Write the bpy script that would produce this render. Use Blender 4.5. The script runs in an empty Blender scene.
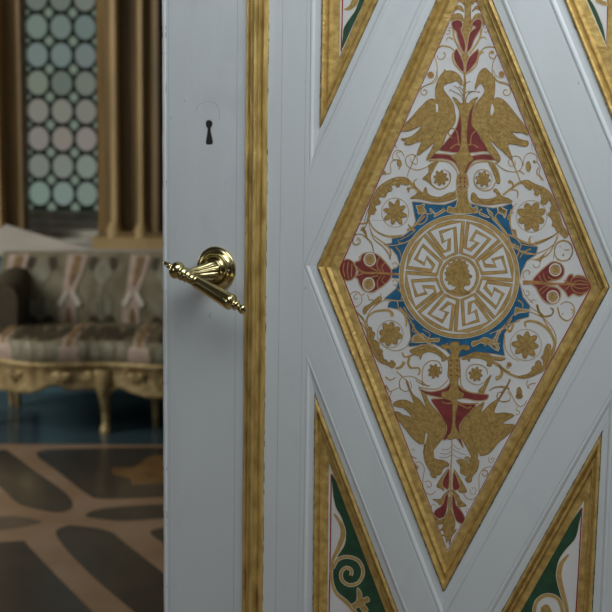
import bpy, bmesh, math, random
from mathutils import Vector, Matrix
from mathutils.geometry import tessellate_polygon
random.seed(7)
C = bpy.context.scene
COL = C.collection
PI = math.pi
# ------------------------------------------------------------------ camera
F = 1200.0
TH, PH, RO = math.radians(27.2), math.radians(8.6), math.radians(0.89)
H = 1.35
D = 1.70
CAM = Vector((0, 0, H))
_f = Vector((0, math.cos(PH), -math.sin(PH))); _r = Vector((1, 0, 0)); _d = Vector((0, -math.sin(PH), -math.cos(PH)))
_x = _r * math.cos(RO) - _d * math.sin(RO)
_dn = _r * math.sin(RO) + _d * math.cos(RO)
cam = bpy.data.cameras.new('camera'); co = bpy.data.objects.new('camera', cam); COL.objects.link(co)
m = Matrix((_x, -_dn, -_f)).transposed().to_4x4(); m.translation = CAM; co.matrix_world = m
cam.sensor_width = 36; cam.lens = F / 612 * 36; cam.clip_start = .05; cam.clip_end = 60
cam.dof.use_dof = True; cam.dof.focus_distance = 1.74; cam.dof.aperture_fstop = 6.2
C.camera = co
C.view_settings.view_transform = 'Standard'; C.view_settings.look = 'None'
C.view_settings.gamma = 1; C.view_settings.exposure = 0; C.view_settings.use_curve_mapping = False
def ray(px, py):
    return (_x * (px - 306) + _dn * (py - 306) + _f * F)
def at(px, py, Y):
    r = ray(px, py); return CAM + r * (Y / r.y)
def atz(px, py, z=0.0):
    r = ray(px, py); return CAM + r * ((z - H) / r.z)
# door frame: local x along the leaf, local y away from the room of the camera, z up
DP = Vector((.125 * D, D, 0)); LX = Vector((math.cos(TH), -math.sin(TH), 0)); LY = Vector((math.sin(TH), math.cos(TH), 0))
def dl(px, py, h=0.0):
    """point of the door leaf (x, z) standing h proud of its face"""
    r = ray(px, py); n = LY
    t = ((DP - LY * h) - CAM).dot(n) / r.dot(n)
    p = CAM + r * t - DP
    return (p.dot(LX), p.z)
# ------------------------------------------------------------------ materials
def mat(name, col, rough=.6, metal=0.0, var=.12, scale=30, bump=0.0, bscale=None, col2=None, aniso=None, detail=6, contrast=1.0, spec=.5, coat=0):
    m = bpy.data.materials.new(name); m.use_nodes = True
    nt = m.node_tree; b = nt.nodes['Principled BSDF']
    tc = nt.nodes.new('ShaderNodeTexCoord'); mp = nt.nodes.new('ShaderNodeMapping')
    nt.links.new(tc.outputs['Object'], mp.inputs['Vector'])
    if aniso: mp.inputs['Scale'].default_value = aniso
    n = nt.nodes.new('ShaderNodeTexNoise'); n.inputs['Scale'].default_value = scale; n.inputs['Detail'].default_value = detail
    nt.links.new(mp.outputs[0], n.inputs['Vector'])
    rp = nt.nodes.new('ShaderNodeValToRGB')
    c1 = [max(0, c * (1 - var)) for c in col] if col2 is None else col2
    c3 = [min(1, c * (1 + var)) for c in col] if col2 is None else col
    rp.color_ramp.elements[0].position = .5 - .2 / contrast; rp.color_ramp.elements[1].position = .5 + .2 / contrast
    rp.color_ramp.elements[0].color = (*c1, 1); rp.color_ramp.elements[1].color = (*c3, 1)
    nt.links.new(n.outputs['Fac'], rp.inputs['Fac']); nt.links.new(rp.outputs['Color'], b.inputs['Base Color'])
    b.inputs['Roughness'].default_value = rough; b.inputs['Metallic'].default_value = metal
    b.inputs['Specular IOR Level'].default_value = spec
    if coat: b.inputs['Coat Weight'].default_value = coat
    if bump:
        n2 = nt.nodes.new('ShaderNodeTexNoise'); n2.inputs['Scale'].default_value = bscale or scale; n2.inputs['Detail'].default_value = 5
        nt.links.new(mp.outputs[0], n2.inputs['Vector'])
        bp = nt.nodes.new('ShaderNodeBump'); bp.inputs['Strength'].default_value = bump; bp.inputs['Distance'].default_value = .002
        nt.links.new(n2.outputs['Fac'], bp.inputs['Height']); nt.links.new(bp.outputs[0], b.inputs['Normal'])
    return m
M = {}
M['paint'] = mat('door_paint', (.575, .63, .648), .42, var=.06, scale=6, bump=.35, bscale=55, aniso=(1, 1, .25), contrast=.9)
def scuffs(m, col, scale, lo, hi):
    nt = m.node_tree; b = nt.nodes['Principled BSDF']; src = b.inputs['Base Color'].links[0].from_socket
    tc = nt.nodes.new('ShaderNodeTexCoord'); mp = nt.nodes.new('ShaderNodeMapping'); nt.links.new(tc.outputs['Object'], mp.inputs['Vector'])
    n = nt.nodes.new('ShaderNodeTexNoise'); n.inputs['Scale'].default_value = scale; n.inputs['Detail'].default_value = 8; n.inputs['Roughness'].default_value = .6
    nt.links.new(mp.outputs[0], n.inputs['Vector'])
    r = nt.nodes.new('ShaderNodeMapRange'); r.inputs[1].default_value = lo; r.inputs[2].default_value = hi; nt.links.new(n.outputs['Fac'], r.inputs[0])
    mx = nt.nodes.new('ShaderNodeMix'); mx.data_type = 'RGBA'; nt.links.new(r.outputs[0], mx.inputs[0]); nt.links.new(src, mx.inputs[6]); mx.inputs[7].default_value = (*col, 1)
    nt.links.new(mx.outputs[2], b.inputs['Base Color'])
scuffs(M['paint'], (.22, .23, .23), 60, .70, .76)
scuffs(M['paint'], (.50, .555, .59), 7, .56, .78)
M['ground'] = mat('panel_ground', (.63, .65, .645), .5, var=.06, scale=22, bump=.2, bscale=120)
M['gilt'] = mat('gilt_moulding', (.78, .58, .21), .33, metal=.5, col2=(.34, .22, .06), scale=70, bump=.8, bscale=120, aniso=(1, 1, .3), contrast=.9)
M['gilt_d'] = mat('gilt_diagonal', (.66, .475, .16), .42, metal=.35, col2=(.36, .23, .065), scale=85, bump=.7, bscale=160, contrast=.9)
M['gold'] = mat('gold_paint', (.48, .335, .105), .5, metal=.15, col2=(.27, .165, .045), scale=210, bump=.4, bscale=300, contrast=.9)
M['goldl'] = mat('gold_line', (.43, .29, .10), .5, metal=.1, var=.2, scale=120)
M['tan'] = mat('tan_line', (.46, .33, .18), .6, var=.15, scale=150)
M['cream'] = mat('cream_line', (.62, .58, .46), .6, var=.1, scale=100)
M['goldd'] = mat('gold_outline', (.26, .16, .055), .55, metal=.1, var=.2, scale=150)
M['orange'] = mat('orange_gold', (.40, .21, .07), .55, metal=.1, var=.2, scale=120)
M['red'] = mat('red_paint', (.19, .030, .030), .5, var=.3, scale=90)
M['redl'] = mat('red_line', (.30, .022, .018), .5, var=.1, scale=90)
M['blue'] = mat('blue_paint', (.008, .105, .215), .5, var=.3, scale=70)
M['green'] = mat('green_paint', (.014, .062, .030), .45, var=.3, scale=60)
M['dark'] = mat('dark_void', (.012, .014, .016), .7, var=.1)
M['scribe'] = mat('scribed_line', (.40, .43, .45), .6, var=.1)
M['scriben'] = mat('rule_line', (.30, .30, .29), .6, var=.1)
M['brass'] = mat('brass', (.56, .49, .26), .14, metal=1, col2=(.44, .38, .18), scale=70, bump=.06, bscale=90)
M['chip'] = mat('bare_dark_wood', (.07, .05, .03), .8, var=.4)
M['screw'] = mat('screw_metal', (.25, .24, .2), .35, metal=1)
M['wood'] = mat('brown_wood', (.185, .125, .05), .5, var=.3, scale=6, aniso=(4, 4, .3), bump=.2)
M['woodl'] = mat('pale_wood_lit_bead', (.38, .275, .125), .55, var=.2, scale=8, aniso=(1, 1, .4), metal=.0)  # paler wood, also on the plinth; carries the window light on the beads
M['marble'] = mat('pale_marble', (.47, .45, .41), .4, var=.14, scale=3)
M['stone'] = mat('grey_stone', (.55, .55, .49), .5, var=.35, scale=10)
M['dado'] = mat('blue_dado', (.10, .20, .25), .3, var=.25, scale=4)
M['dadod'] = mat('dark_blue_skirting', (.02, .035, .045), .3, var=.2, scale=4)
M['wall'] = mat('wall_plaster', (.30, .27, .22), .8, var=.1, scale=3)
M['fband'] = mat('floor_pink_marble', (.33, .235, .165), .25, col2=(.25, .16, .09), scale=4)
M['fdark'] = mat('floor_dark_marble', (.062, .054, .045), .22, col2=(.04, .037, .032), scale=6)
M['fblue'] = mat('floor_marble_blue_reflection', (.05, .085, .10), .15, col2=(.03, .055, .068), scale=5)  # dark marble border with the dado's blue reflection put into its colour
M['fbrown'] = mat('floor_brown_marble', (.17, .10, .04), .2, var=.3, scale=8)
M['fgrey'] = mat('floor_grey_marble', (.13, .10, .07), .2, var=.3, scale=8)
M['fab'] = mat('damask', (.25, .235, .16), .75, col2=(.13, .12, .07), scale=13, aniso=(1, 1, .7), bump=.2, contrast=1.3)
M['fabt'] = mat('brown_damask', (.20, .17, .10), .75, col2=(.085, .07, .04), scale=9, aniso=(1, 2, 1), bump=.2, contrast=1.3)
M['fabs'] = mat('damask_silver', (.28, .285, .215), .6, col2=(.17, .17, .12), scale=17)
M['fpink'] = mat('pink_stripe', (.43, .345, .285), .7, var=.15, scale=22)
M['fbrn'] = mat('brown_stripe', (.22, .145, .065), .7, var=.25, scale=22)
M['ribbon'] = mat('pale_ribbon', (.56, .54, .47), .55, var=.1, scale=20)
M['arm'] = mat('arm_cloth', (.05, .04, .022), .7, var=.3, scale=15)
M['gframe'] = mat('gilt_frame', (.50, .40, .20), .45, metal=.35, col2=(.23, .165, .07), scale=22, bump=1.0, bscale=30, contrast=1.2)
M['lead'] = mat('window_lead', (.16, .22, .19), .7, var=.2)
def emi(name, col, s):
    m = bpy.data.materials.new(name); m.use_nodes = True; b = m.node_tree.nodes['Principled BSDF']
    b.inputs['Base Color'].default_value = (*[c * .5 for c in col], 1); b.inputs['Emission Color'].default_value = (*col, 1); b.inputs['Emission Strength'].default_value = s
    b.inputs['Roughness'].default_value = .3
    return m
def srgb(r, g, b):
    return tuple(((c / 255 + .055) / 1.055) ** 2.4 if c > 10 else c / 255 / 12.92 for c in (r, g, b))
# ------------------------------------------------------------------ object helpers
def link(name, me, parent=None, loc=(0, 0, 0)):
    o = bpy.data.objects.new(name, me); COL.objects.link(o); o.parent = parent; o.location = loc
    return o
def tag(o, label=None, cat=None, group=None, kind=None):
    if label: o['label'] = label
    if cat: o['category'] = cat
    if group: o['group'] = group
    if kind: o['kind'] = kind
    return o
class MB:
    def __init__(s): s.v = []; s.f = []; s.mi = []; s.ms = []; s.sm = []
    def m(s, name):
        if name not in s.ms: s.ms.append(name)
        return s.ms.index(name)
    def add(s, vs, fs, mn, smooth=False):
        o = len(s.v); s.v += [tuple(v) for v in vs]; k = s.m(mn)
        for f in fs: s.f.append([o + i for i in f]); s.mi.append(k); s.sm.append(smooth)
    def build(s, name, parent=None, loc=(0, 0, 0)):
        me = bpy.data.meshes.new(name); me.from_pydata(s.v, [], s.f)
        for n in s.ms: me.materials.append(M[n])
        me.polygons.foreach_set('material_index', s.mi); me.polygons.foreach_set('use_smooth', s.sm)
        bm = bmesh.new(); bm.from_mesh(me); bmesh.ops.recalc_face_normals(bm, faces=bm.faces); bm.to_mesh(me); bm.free()
        me.update(); return link(name, me, parent, loc)
    def box(s, a, b, mn):
        (x0, y0, z0), (x1, y1, z1) = a, b
        s.add([(x0, y0, z0), (x1, y0, z0), (x1, y1, z0), (x0, y1, z0), (x0, y0, z1), (x1, y0, z1), (x1, y1, z1), (x0, y1, z1)],
              [(0, 3, 2, 1), (4, 5, 6, 7), (0, 1, 5, 4), (1, 2, 6, 5), (2, 3, 7, 6), (3, 0, 4, 7)], mn)
    def grid(s, rows, mn, smooth=True, close=False, matf=None):
        n, k = len(rows), len(rows[0]); vs = [p for r in rows for p in r]
        for i in range(n - 1 + (1 if close else 0)):
            pass
        fs = []
        for i in range(n - 1):
            for j in range(k - (0 if close else 1)):
                j2 = (j + 1) % k
                fs.append((i * k + j, i * k + j2, (i + 1) * k + j2, (i + 1) * k + j))
        s.add(vs, fs, mn, smooth)
    def lathe(s, P, A, prof, mn, n=24, flute=None, smooth=True):
        """revolve (distance along axis, radius) pairs about the axis from P in direction A"""
        A = Vector(A).normalized(); U = A.cross(Vector((0, 0, 1)));
        if U.length < .1: U = A.cross(Vector((1, 0, 0)))
        U.normalize(); V = A.cross(U); rows = []
        for (d, r) in prof:
            row = []
            for i in range(n):
                a = 2 * PI * i / n; rr = r
                if flute and flute[1] < d < flute[2]: rr = r * (1 - flute[3] * (0.5 + .5 * math.cos(a * flute[0])))
                row.append(tuple(Vector(P) + A * d + (U * math.cos(a) + V * math.sin(a)) * rr))
            rows.append(row)
        s.grid(rows, mn, smooth, close=True)
        o = len(s.v); 
        s.add(rows[0], [tuple(range(n))], mn); s.add(rows[-1], [tuple(range(n))], mn)
def cr(pts, closed=False, sub=5):
    """Catmull-Rom smoothing"""
    n = len(pts); out = []
    rng = range(n if closed else n - 1)
    for i in rng:
        g = (lambda k: pts[k % n]) if closed else (lambda k: pts[min(max(k, 0), n - 1)])
        p0, p1, p2, p3 = g(i - 1), g(i), g(i + 1), g(i + 2)
        for j in range(sub):
            t = j / sub; t2 = t * t; t3 = t2 * t
            out.append(tuple(.5 * (2 * b + (-a + c) * t + (2 * a - 5 * b + 4 * c - d) * t2 + (-a + 3 * b - 3 * c + d) * t3) for a, b, c, d in zip(p0, p1, p2, p3)))
    if not closed: out.append(tuple(pts[-1]))
    return out
# painted ornament: thin raised leaf on a plane of the door.  hb = height the paint starts at
PLANE = [-.004]
def paint_poly(mb, pts, mn, lay=1, smooth=True, outline=None, ow=.8, sub=4):
    """closed outline (photo pixels) laid on the door panel as a thin layer of paint"""
    if smooth: pts = cr(pts, True, sub)
    base = PLANE[0]; h = base + lay * .00012
    q = [dl(x, y, base) for x, y in pts]
    vs = [(x, -h, z) for x, z in q]; n = len(vs)
    tri = tessellate_polygon([[Vector((x, z, 0)) for x, z in q]])
    mb.add(vs, [tuple(t) for t in tri], mn)
    mb.add(vs + [(x, -base, z) for x, z in q], [(i, (i + 1) % n, n + (i + 1) % n, n + i) for i in range(n)], mn)
    if outline: paint_line(mb, pts, ow, outline, lay + .6, smooth=False, closed=True)
def paint_line(mb, pts, w, mn, lay=2, smooth=True, closed=False, taper=0, sub=5):
    """a brush stroke of width w pixels (or a list of widths)"""
    if not isinstance(w, (list, tuple)): w = [w] * len(pts)
    else: w = [w[0] + (w[-1] - w[0]) * i / (len(pts) - 1) for i in range(len(pts))] if len(w) == 2 else list(w)
    P3 = [(p[0], p[1], ww) for p, ww in zip(pts, w)]
    if smooth: P3 = cr(P3, closed, sub)
    base = PLANE[0]; h = base + lay * .00012; n = len(P3); L = []; R = []
    for i in range(n):
        a = P3[(i - 1) % n] if (closed or i > 0) else P3[i]; b = P3[(i + 1) % n] if (closed or i < n - 1) else P3[i]
        dx, dy = b[0] - a[0], b[1] - a[1]; l = math.hypot(dx, dy) or 1
        nx, ny = -dy / l, dx / l; ww = P3[i][2] / 2
        if taper and not closed:
            e = min(i, n - 1 - i) / max(1, n * .25); ww *= min(1, .25 + e)
        x, z = dl(P3[i][0] + nx * ww, P3[i][1] + ny * ww, base); L.append((x, -h, z))
        x, z = dl(P3[i][0] - nx * ww, P3[i][1] - ny * ww, base); R.append((x, -h, z))
    fs = [(i, (i + 1) % n, n + (i + 1) % n, n + i) for i in range(n if closed else n - 1)]
    mb.add(L + R, fs, mn)
def T(x0, y0, w, pts, out=612):
    s = w / out
    return [(x0 + x * s, y0 + y * s) for x, y in pts]
# ------------------------------------------------------------------ the door
HINGE = dl(712, 280)[0]; FREE = dl(165.2, 280)[0]
door = bpy.data.objects.new('door_1', None); COL.objects.link(door)
door.location = DP; door.rotation_euler = (0, 0, -TH)
tag(door, 'white painted double-panel door with gilt mouldings, painted diamond panel and brass handle', 'door', kind='structure')
zt, zb = 2.62, .012
mb = MB(); TK = .045
mb.box((FREE, .009, zb), (HINGE, TK, zt), 'paint')
leaf_core = mb
# outline sets, photo pixels
DI_O = [(466.2, -64), (609.5, 287.3), (444.5, 590.5), (318.0, 266.0)]
DI_I = [(468.3, -21), (591.6, 287.8), (447.4, 552), (338.8, 268.5)]
TL_O = [(326.5, -170), (447, -170), (455.5, -170), (321.0, 127.5)]; TL_O = [(326, -170), (456, -170), (320.8, 127.5)]
TL_I = [(343.5, -158), (434, -158), (339.5, 57)]
BL_O = [(316.0, 395.5), (418.5, 664), (313.5, 664)]
BL_I = [(329, 463), (401, 652), (327.2, 652)]
BR_O = [(602.0, 433), (589.5, 664), (473, 664)]
BR_I = [(584, 500.5), (574.0, 652), (498, 652)]
TR_O = [(624.5, 148), (496.5, -170), (640, -170)]
TR_I = [(606.5, 47), (518, -158), (614, -158)]
def door_pts(pp, h=0): return [Vector(dl(x, y, h)) for x, y in pp]
def offset(poly, d):
    """move each edge outwards by d (metres), mitred"""
    n = len(poly); A = sum(poly[i].x * poly[(i + 1) % n].y - poly[(i + 1) % n].x * poly[i].y for i in range(n)); s = 1 if A > 0 else -1
    out = []
    for i in range(n):
        p = poly[i]; e1 = (p - poly[i - 1]).normalized(); e2 = (poly[(i + 1) % n] - p).normalized()
        n1 = Vector((e1.y, -e1.x)) * s; n2 = Vector((e2.y, -e2.x)) * s
        b = (n1 + n2).normalized(); out.append(p + b * d / max(.28, b.dot(n1)))
    return out
COVE = .0205
PX = .00146
# the flat face of the leaf with the panel openings left open
def ring(mb, A, B, hA, hB, mn, smooth=False):
    n = len(A)
    vs = [(p.x, -hA, p.y) for p in A] + [(p.x, -hB, p.y) for p in B]
    mb.add(vs, [(i, (i + 1) % n, n + (i + 1) % n, n + i) for i in range(n)], mn, smooth)
def lerp(A, B, t): return [a.lerp(b, t) for a, b in zip(A, B)]
FACE = .006       # stiles and rails stand 6 mm proud of the core
openings = []
panels = [('diamond', DI_O, DI_I), ('tl', TL_O, TL_I), ('bl', BL_O, BL_I), ('br', BR_O, BR_I), ('tr', TR_O, TR_I)]
outer = {}
for k, o, i in panels:
    outer[k] = offset(door_pts(o), COVE)
# face sheet : outer rectangle with holes
rect = [Vector((FREE, zb)), Vector((HINGE, zb)), Vector((HINGE, zt)), Vector((FREE, zt))]
loops = [[Vector((p.x, p.y, 0)) for p in rect]] + [[Vector((p.x, p.y, 0)) for p in reversed(outer[k])] for k in outer]
flat = [p for l in loops for p in l]
tri = tessellate_polygon(loops)
mb.add([(p.x, -FACE, p.y) for p in flat], [tuple(t) for t in tri], 'paint')
ring(mb, rect, rect, FACE, -.01, 'paint')
leaf = mb.build('door_leaf', door)
tag(leaf, 'blue-grey white painted wooden leaf')
# mouldings (white cove + gilt frame) and panels
GP = [(0, -.004), (0, .0035), (.06, .0062), (.14, .0068), (.22, .0052), (.27, .002), (.31, -.0002), (.36, .0001), (.42, .0022), (.48, .0024), (.54, .0002), (.60, -.0022), (.98, -.0032), (1.0, -.004)]
CP = [(1, FACE), (.985, FACE - .001), (.95, FACE - .0007), (.88, FACE + .0001), (.78, FACE + .0002), (.68, FACE - .0005), (.61, FACE - .0015), (.58, FACE - .0021), (.3, FACE - .0027), (.06, FACE - .0034), (0, FACE - .0068)]
names = {'diamond': 'diamond_panel', 'tl': 'triangular_panel', 'bl': 'triangular_panel', 'br': 'triangular_panel', 'tr': 'triangular_panel'}
plab = {'diamond': 'large white diamond panel painted with gilt birds, scrolls and a medallion', 'tl': 'upper left triangular panel with green and gold painting',
        'bl': 'lower left triangular panel with gold curl on green', 'br': 'lower right triangular panel with gold scroll on green', 'tr': 'upper right triangular panel with green painting'}
PAN = {}
for k, o, i in panels:
    O = door_pts(o); I = door_pts(i, -.004)
    pm = MB(); n = len(I)
    pm.add([(p.x, .0040, p.y) for p in I], [tuple(range(n))] if n == 3 else [(0, 1, 2, 3)], 'ground')
    pan = pm.build(names[k], door); tag(pan, plab[k]); PAN[k] = pan
    gm = MB()
    for (t0, h0), (t1, h1) in zip(GP, GP[1:]):
        ring(gm, lerp(O, I, t0), lerp(O, I, t1), h0, h1, 'gilt_d', False)
    g = gm.build('gilt_frame', pan)
    wm = MB()
    W = outer[k]
    for (t0, h0), (t1, h1) in zip(CP, CP[1:]):
        ring(wm, lerp(O, W, t0), lerp(O, W, t1), h0, h1, 'paint', False)
    wm.build('white_moulding', pan)
    tag(g, 'gilded bead frame')
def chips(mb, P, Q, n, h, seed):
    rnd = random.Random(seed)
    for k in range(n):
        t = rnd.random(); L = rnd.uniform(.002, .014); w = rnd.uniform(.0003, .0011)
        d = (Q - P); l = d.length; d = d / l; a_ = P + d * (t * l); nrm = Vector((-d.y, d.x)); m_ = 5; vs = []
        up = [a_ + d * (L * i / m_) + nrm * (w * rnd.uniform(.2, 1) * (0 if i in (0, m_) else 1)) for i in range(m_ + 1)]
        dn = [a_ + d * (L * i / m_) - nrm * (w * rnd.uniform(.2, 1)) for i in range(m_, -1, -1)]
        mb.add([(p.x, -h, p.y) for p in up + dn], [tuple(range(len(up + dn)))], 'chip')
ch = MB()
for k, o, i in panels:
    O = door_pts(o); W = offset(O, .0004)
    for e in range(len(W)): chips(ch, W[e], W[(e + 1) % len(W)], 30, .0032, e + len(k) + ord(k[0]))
# vertical gilt reeded moulding, both sides
def vbar(pl, pr, name, label, shift=None):
    a0, b0 = shift if shift is not None else (dl(pl[0], 5)[0], dl(pr[0], 5)[0])
    w = b0 - a0; prof = [(0, FACE), (0, .0098), (.07, .0116), (.12, .0112), (.15, .0092), (.20, .0112), (.27, .0138), (.32, .0140), (.35, .0128), (.40, .0150), (.48, .0160), (.56, .0156), (.60, .0136), (.64, .0142), (.70, .0128), (.74, .0092), (.78, .0108), (.86, .0118), (.93, .0110), (.97, .0085), (1, FACE)]
    zs = [zb + .06 + (zt - zb - .12) * i / 40 for i in range(41)]
    rows = [[(a0 + t * w + .0003 * math.sin(z * 23 + t * 5), -h, z) for t, h in prof] for z in zs]
    b = MB(); b.grid(rows, 'gilt', False)
    return tag(b.build(name, door), label)
vbar((249.8,), (271.0,), 'gilt_moulding', 'vertical reeded gilt strip beside the handle')
mid = dl(456, 276)[0]; a = dl(249.8, 5)[0]; b_ = dl(271.0, 5)[0]
vbar(None, None, 'gilt_moulding', None, (2 * mid - b_, 2 * mid - a))
a = dl(249.8, 5)[0]; b_ = dl(271.0, 5)[0]
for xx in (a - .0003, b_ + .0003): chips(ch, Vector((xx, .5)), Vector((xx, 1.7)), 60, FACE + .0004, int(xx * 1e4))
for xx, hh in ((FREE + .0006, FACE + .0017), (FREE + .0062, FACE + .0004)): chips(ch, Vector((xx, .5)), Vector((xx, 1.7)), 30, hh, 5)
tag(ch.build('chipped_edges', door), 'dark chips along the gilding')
# stile joints: fine incised lines and the rounded free edge
sm = MB()
def vline(px, y0, y1, w, mn='scribe', h=None, tilt=0):
    x0 = dl(px, (y0 + y1) / 2)[0]; z1 = dl(px, y0)[1]; z0 = dl(px, y1)[1]
    h = FACE + .0001 if h is None else h
    sm.add([(x0, -h, z0), (x0 + w, -h, z0), (x0 + w, -h, z1), (x0, -h, z1)], [(0, 1, 2, 3)], mn)
vline(237.3, -300, 900, .0010)
vline(171.0, -300, 900, .0008)
vline(280.8, -300, 900, .0009)
vline(304.2, -300, 900, .0007)
# ghost of an old escutcheon round the keyhole
PLANE[0] = FACE
paint_line(sm, [(196, 112), (197, 107), (202, 103), (209, 101.5), (216, 104), (219, 110), (219.5, 120)], .55, 'scribe', 1)
sm.build('scribed_lines', door)
eb = MB(); ex = FREE
rows = []
for z in [zb + (zt - zb) * i / 60 for i in range(61)]:
    j = .0004 * math.sin(z * 61) + .0003 * math.sin(z * 143)
    rows.append([(ex + .0065 + j, -FACE, z), (ex + .0055 + j, -FACE - .0012, z), (ex + .001 + j, -FACE - .0012, z), (ex - .0012 + j, -FACE + .001, z), (ex - .0016 + j, .0, z), (ex - .0016 + j, .03, z), (ex, TK, z)])
eb.grid(rows, 'paint', True); tag(eb.build('edge_bead', door), 'worn bead along the free edge')
# keyhole
kb = MB(); PLANE[0] = FACE
paint_poly(kb, [(208.6, 120.2), (211.2, 121), (212.4, 123.6), (211.6, 126.4), (210.6, 128.5), (211.2, 134), (212.8, 142.8), (209.6, 144.4), (206.2, 143.2), (207.4, 134), (207.8, 128.5), (206.6, 126.6), (206.0, 123.4), (206.8, 121)], 'dark', 1, outline='screw', ow=.55)
tag(kb.build('keyhole', door), 'black keyhole above the handle')
# ------------------------------------------------------------------ handle
hd = bpy.data.objects.new('door_handle', None); COL.objects.link(hd); hd.parent = door
tag(hd, 'polished brass lever handle on a round rose')
rx, rz = dl(218.6, 268.4)
def P3(px, py, h): x, z = dl(px, py, h); return Vector((x, -h, z))
rose = MB(); n = Vector((0, -1, 0)); mm = .001
prof = [(0, 27.2), (2.0, 27.4), (3.6, 26.6), (4.6, 25.0), (4.4, 23.4), (5.2, 22.6), (7.6, 21.6), (8.8, 19.6), (8.4, 17.8), (6.6, 16.8), (6.2, 15.4), (7.4, 14.0), (9.6, 13.2), (10.6, 11.6), (10.6, 8)]
rose.lathe((rx, -FACE, rz), n, [(d * mm, r * mm * 1.29) for d, r in prof], 'brass', 48)
rose.build('rose', hd)
for sx in (1, -1):
    s_ = MB(); s_.lathe((rx + sx * 26.4 * mm, -FACE - 7.6 * mm, rz - sx * 1 * mm), n, [(0, .0028), (.0016, .0028), (.0022, .002)], 'screw', 12)
    s_.box((rx + sx * 26.4 * mm - .0022, -FACE - .0100, rz - .0004 - sx * mm), (rx + sx * 26.4 * mm + .0022, -FACE - .0097, rz + .0004 - sx * mm), 'dark')
    s_.build('screw', hd)
HL = .060
A = P3(163.6, 262.2, HL); B = P3(245.8, 311.2, HL); ax = (B - A); Lm = ax.length; ax.normalize()
K = Lm / 93.5; rp = K * .94
J = A + ax * K * 25
nk = MB(); ns = Vector((rx - .001, -FACE - .006, rz - .002)); na = (J - ns); nl = na.length
nk.lathe(ns, na, [(0, .0150), (.004, .0156), (.010, .0150), (nl * .3, .0132), (nl * .55, .0108), (nl * .8, .0092), (nl * .92, .0090), (nl, .0096)], 'brass', 60, flute=(12, .003, nl * .9, .17))
nk.build('neck', hd)
lv = MB()
pf = [(0, .4), (1, 1.5), (2.4, 2.2), (3.8, 1.6), (4.8, 2.6), (6.4, 3.3), (8, 2.9), (9, 2.4), (9.6, 3.8), (11, 6.2), (13, 8.0), (15.5, 8.6), (18, 8.2), (20, 6.8), (20.8, 5.8), (21.8, 6.8), (23.4, 7.1), (25, 6.2), (26, 5.4), (27, 6.0), (28.6, 6.2), (29.6, 5.2), (30.6, 4.6), (31.6, 5.4), (33, 5.5), (34.2, 4.6), (35, 4.4), (36, 5.4), (37.2, 5.6), (38, 4.6)]
lv.lathe(A, ax, [(s * K, r * rp) for s, r in pf], 'brass', 32)
lv.build('finial', hd)
gp = MB()
pf = [(37.6, 4.4), (38.2, 5.6), (39.4, 6.0), (41, 6.0), (50, 6.5), (60, 6.9), (70, 7.6), (75, 7.9), (77.4, 7.9), (78.6, 7.0), (79.2, 5.2), (80.2, 4.2), (81.2, 4.0), (82.2, 5.0), (83.4, 5.1), (84.4, 4.2), (85.2, 3.0), (86.2, 2.8), (87.2, 3.7), (88.6, 4.5), (90.2, 4.7), (91.6, 4.1), (92.6, 2.6), (93.1, 1.8), (93.9, .8)]
gp.lathe(A, ax, [(s * K, r * rp) for s, r in pf], 'brass', 40)
gp.build('lever', hd)
#PAINT
# ------------------------------------------------------------------ painted panels
exec_paint = True
PLANE[0] = -.004
dp = PAN['diamond']
bg = MB()
paint_line(bg, [(468.3, -19.5), (590.8, 287.9), (447.4, 550.3), (339.8, 268.5)], 1.15, 'redl', 6, smooth=False, closed=True)
paint_line(bg, T(335, 180, 90, [(100, 262), (200, 270), (320, 276)]), .4, 'scriben', 1, smooth=False)
BLUE = [(412, 201.6), (420, 202), (429, 203.8), (444, 204.6), (452, 202), (457, 199.5), (461, 203), (466, 197.5), (471, 203.5), (483, 206.4), (494, 208), (503, 206), (511.5, 203.2), (513.6, 207), (510.4, 215), (510, 224), (512.4, 234), (517, 238.5), (530, 243.5), (538, 247), (536, 255), (527, 261), (521.7, 272), (519.5, 281), (523.4, 297), (530, 305.5), (529, 317), (518, 320), (510, 326), (504.5, 334), (503.4, 346), (504.8, 356), (493.5, 354), (476, 352), (464, 356.5), (457, 358.5), (451, 356), (445, 349), (434.7, 344.7), (420, 345.5), (409, 347), (408, 343.5), (411, 339), (409.5, 326), (406, 316), (400, 310), (387.4, 307.4), (389, 302), (396, 300.4), (384, 298.8), (390, 293.5), (396, 288.5), (399.4, 279), (391.8, 278), (391.6, 269.8), (399.6, 265), (397, 256), (392, 249.5), (383.6, 244.4), (392, 242.8), (391.8, 238.6), (403, 236), (412, 229), (415.6, 221), (413.4, 210)]
paint_poly(bg, BLUE, 'blue', 1, smooth=False, outline='tan', ow=.9)
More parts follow.
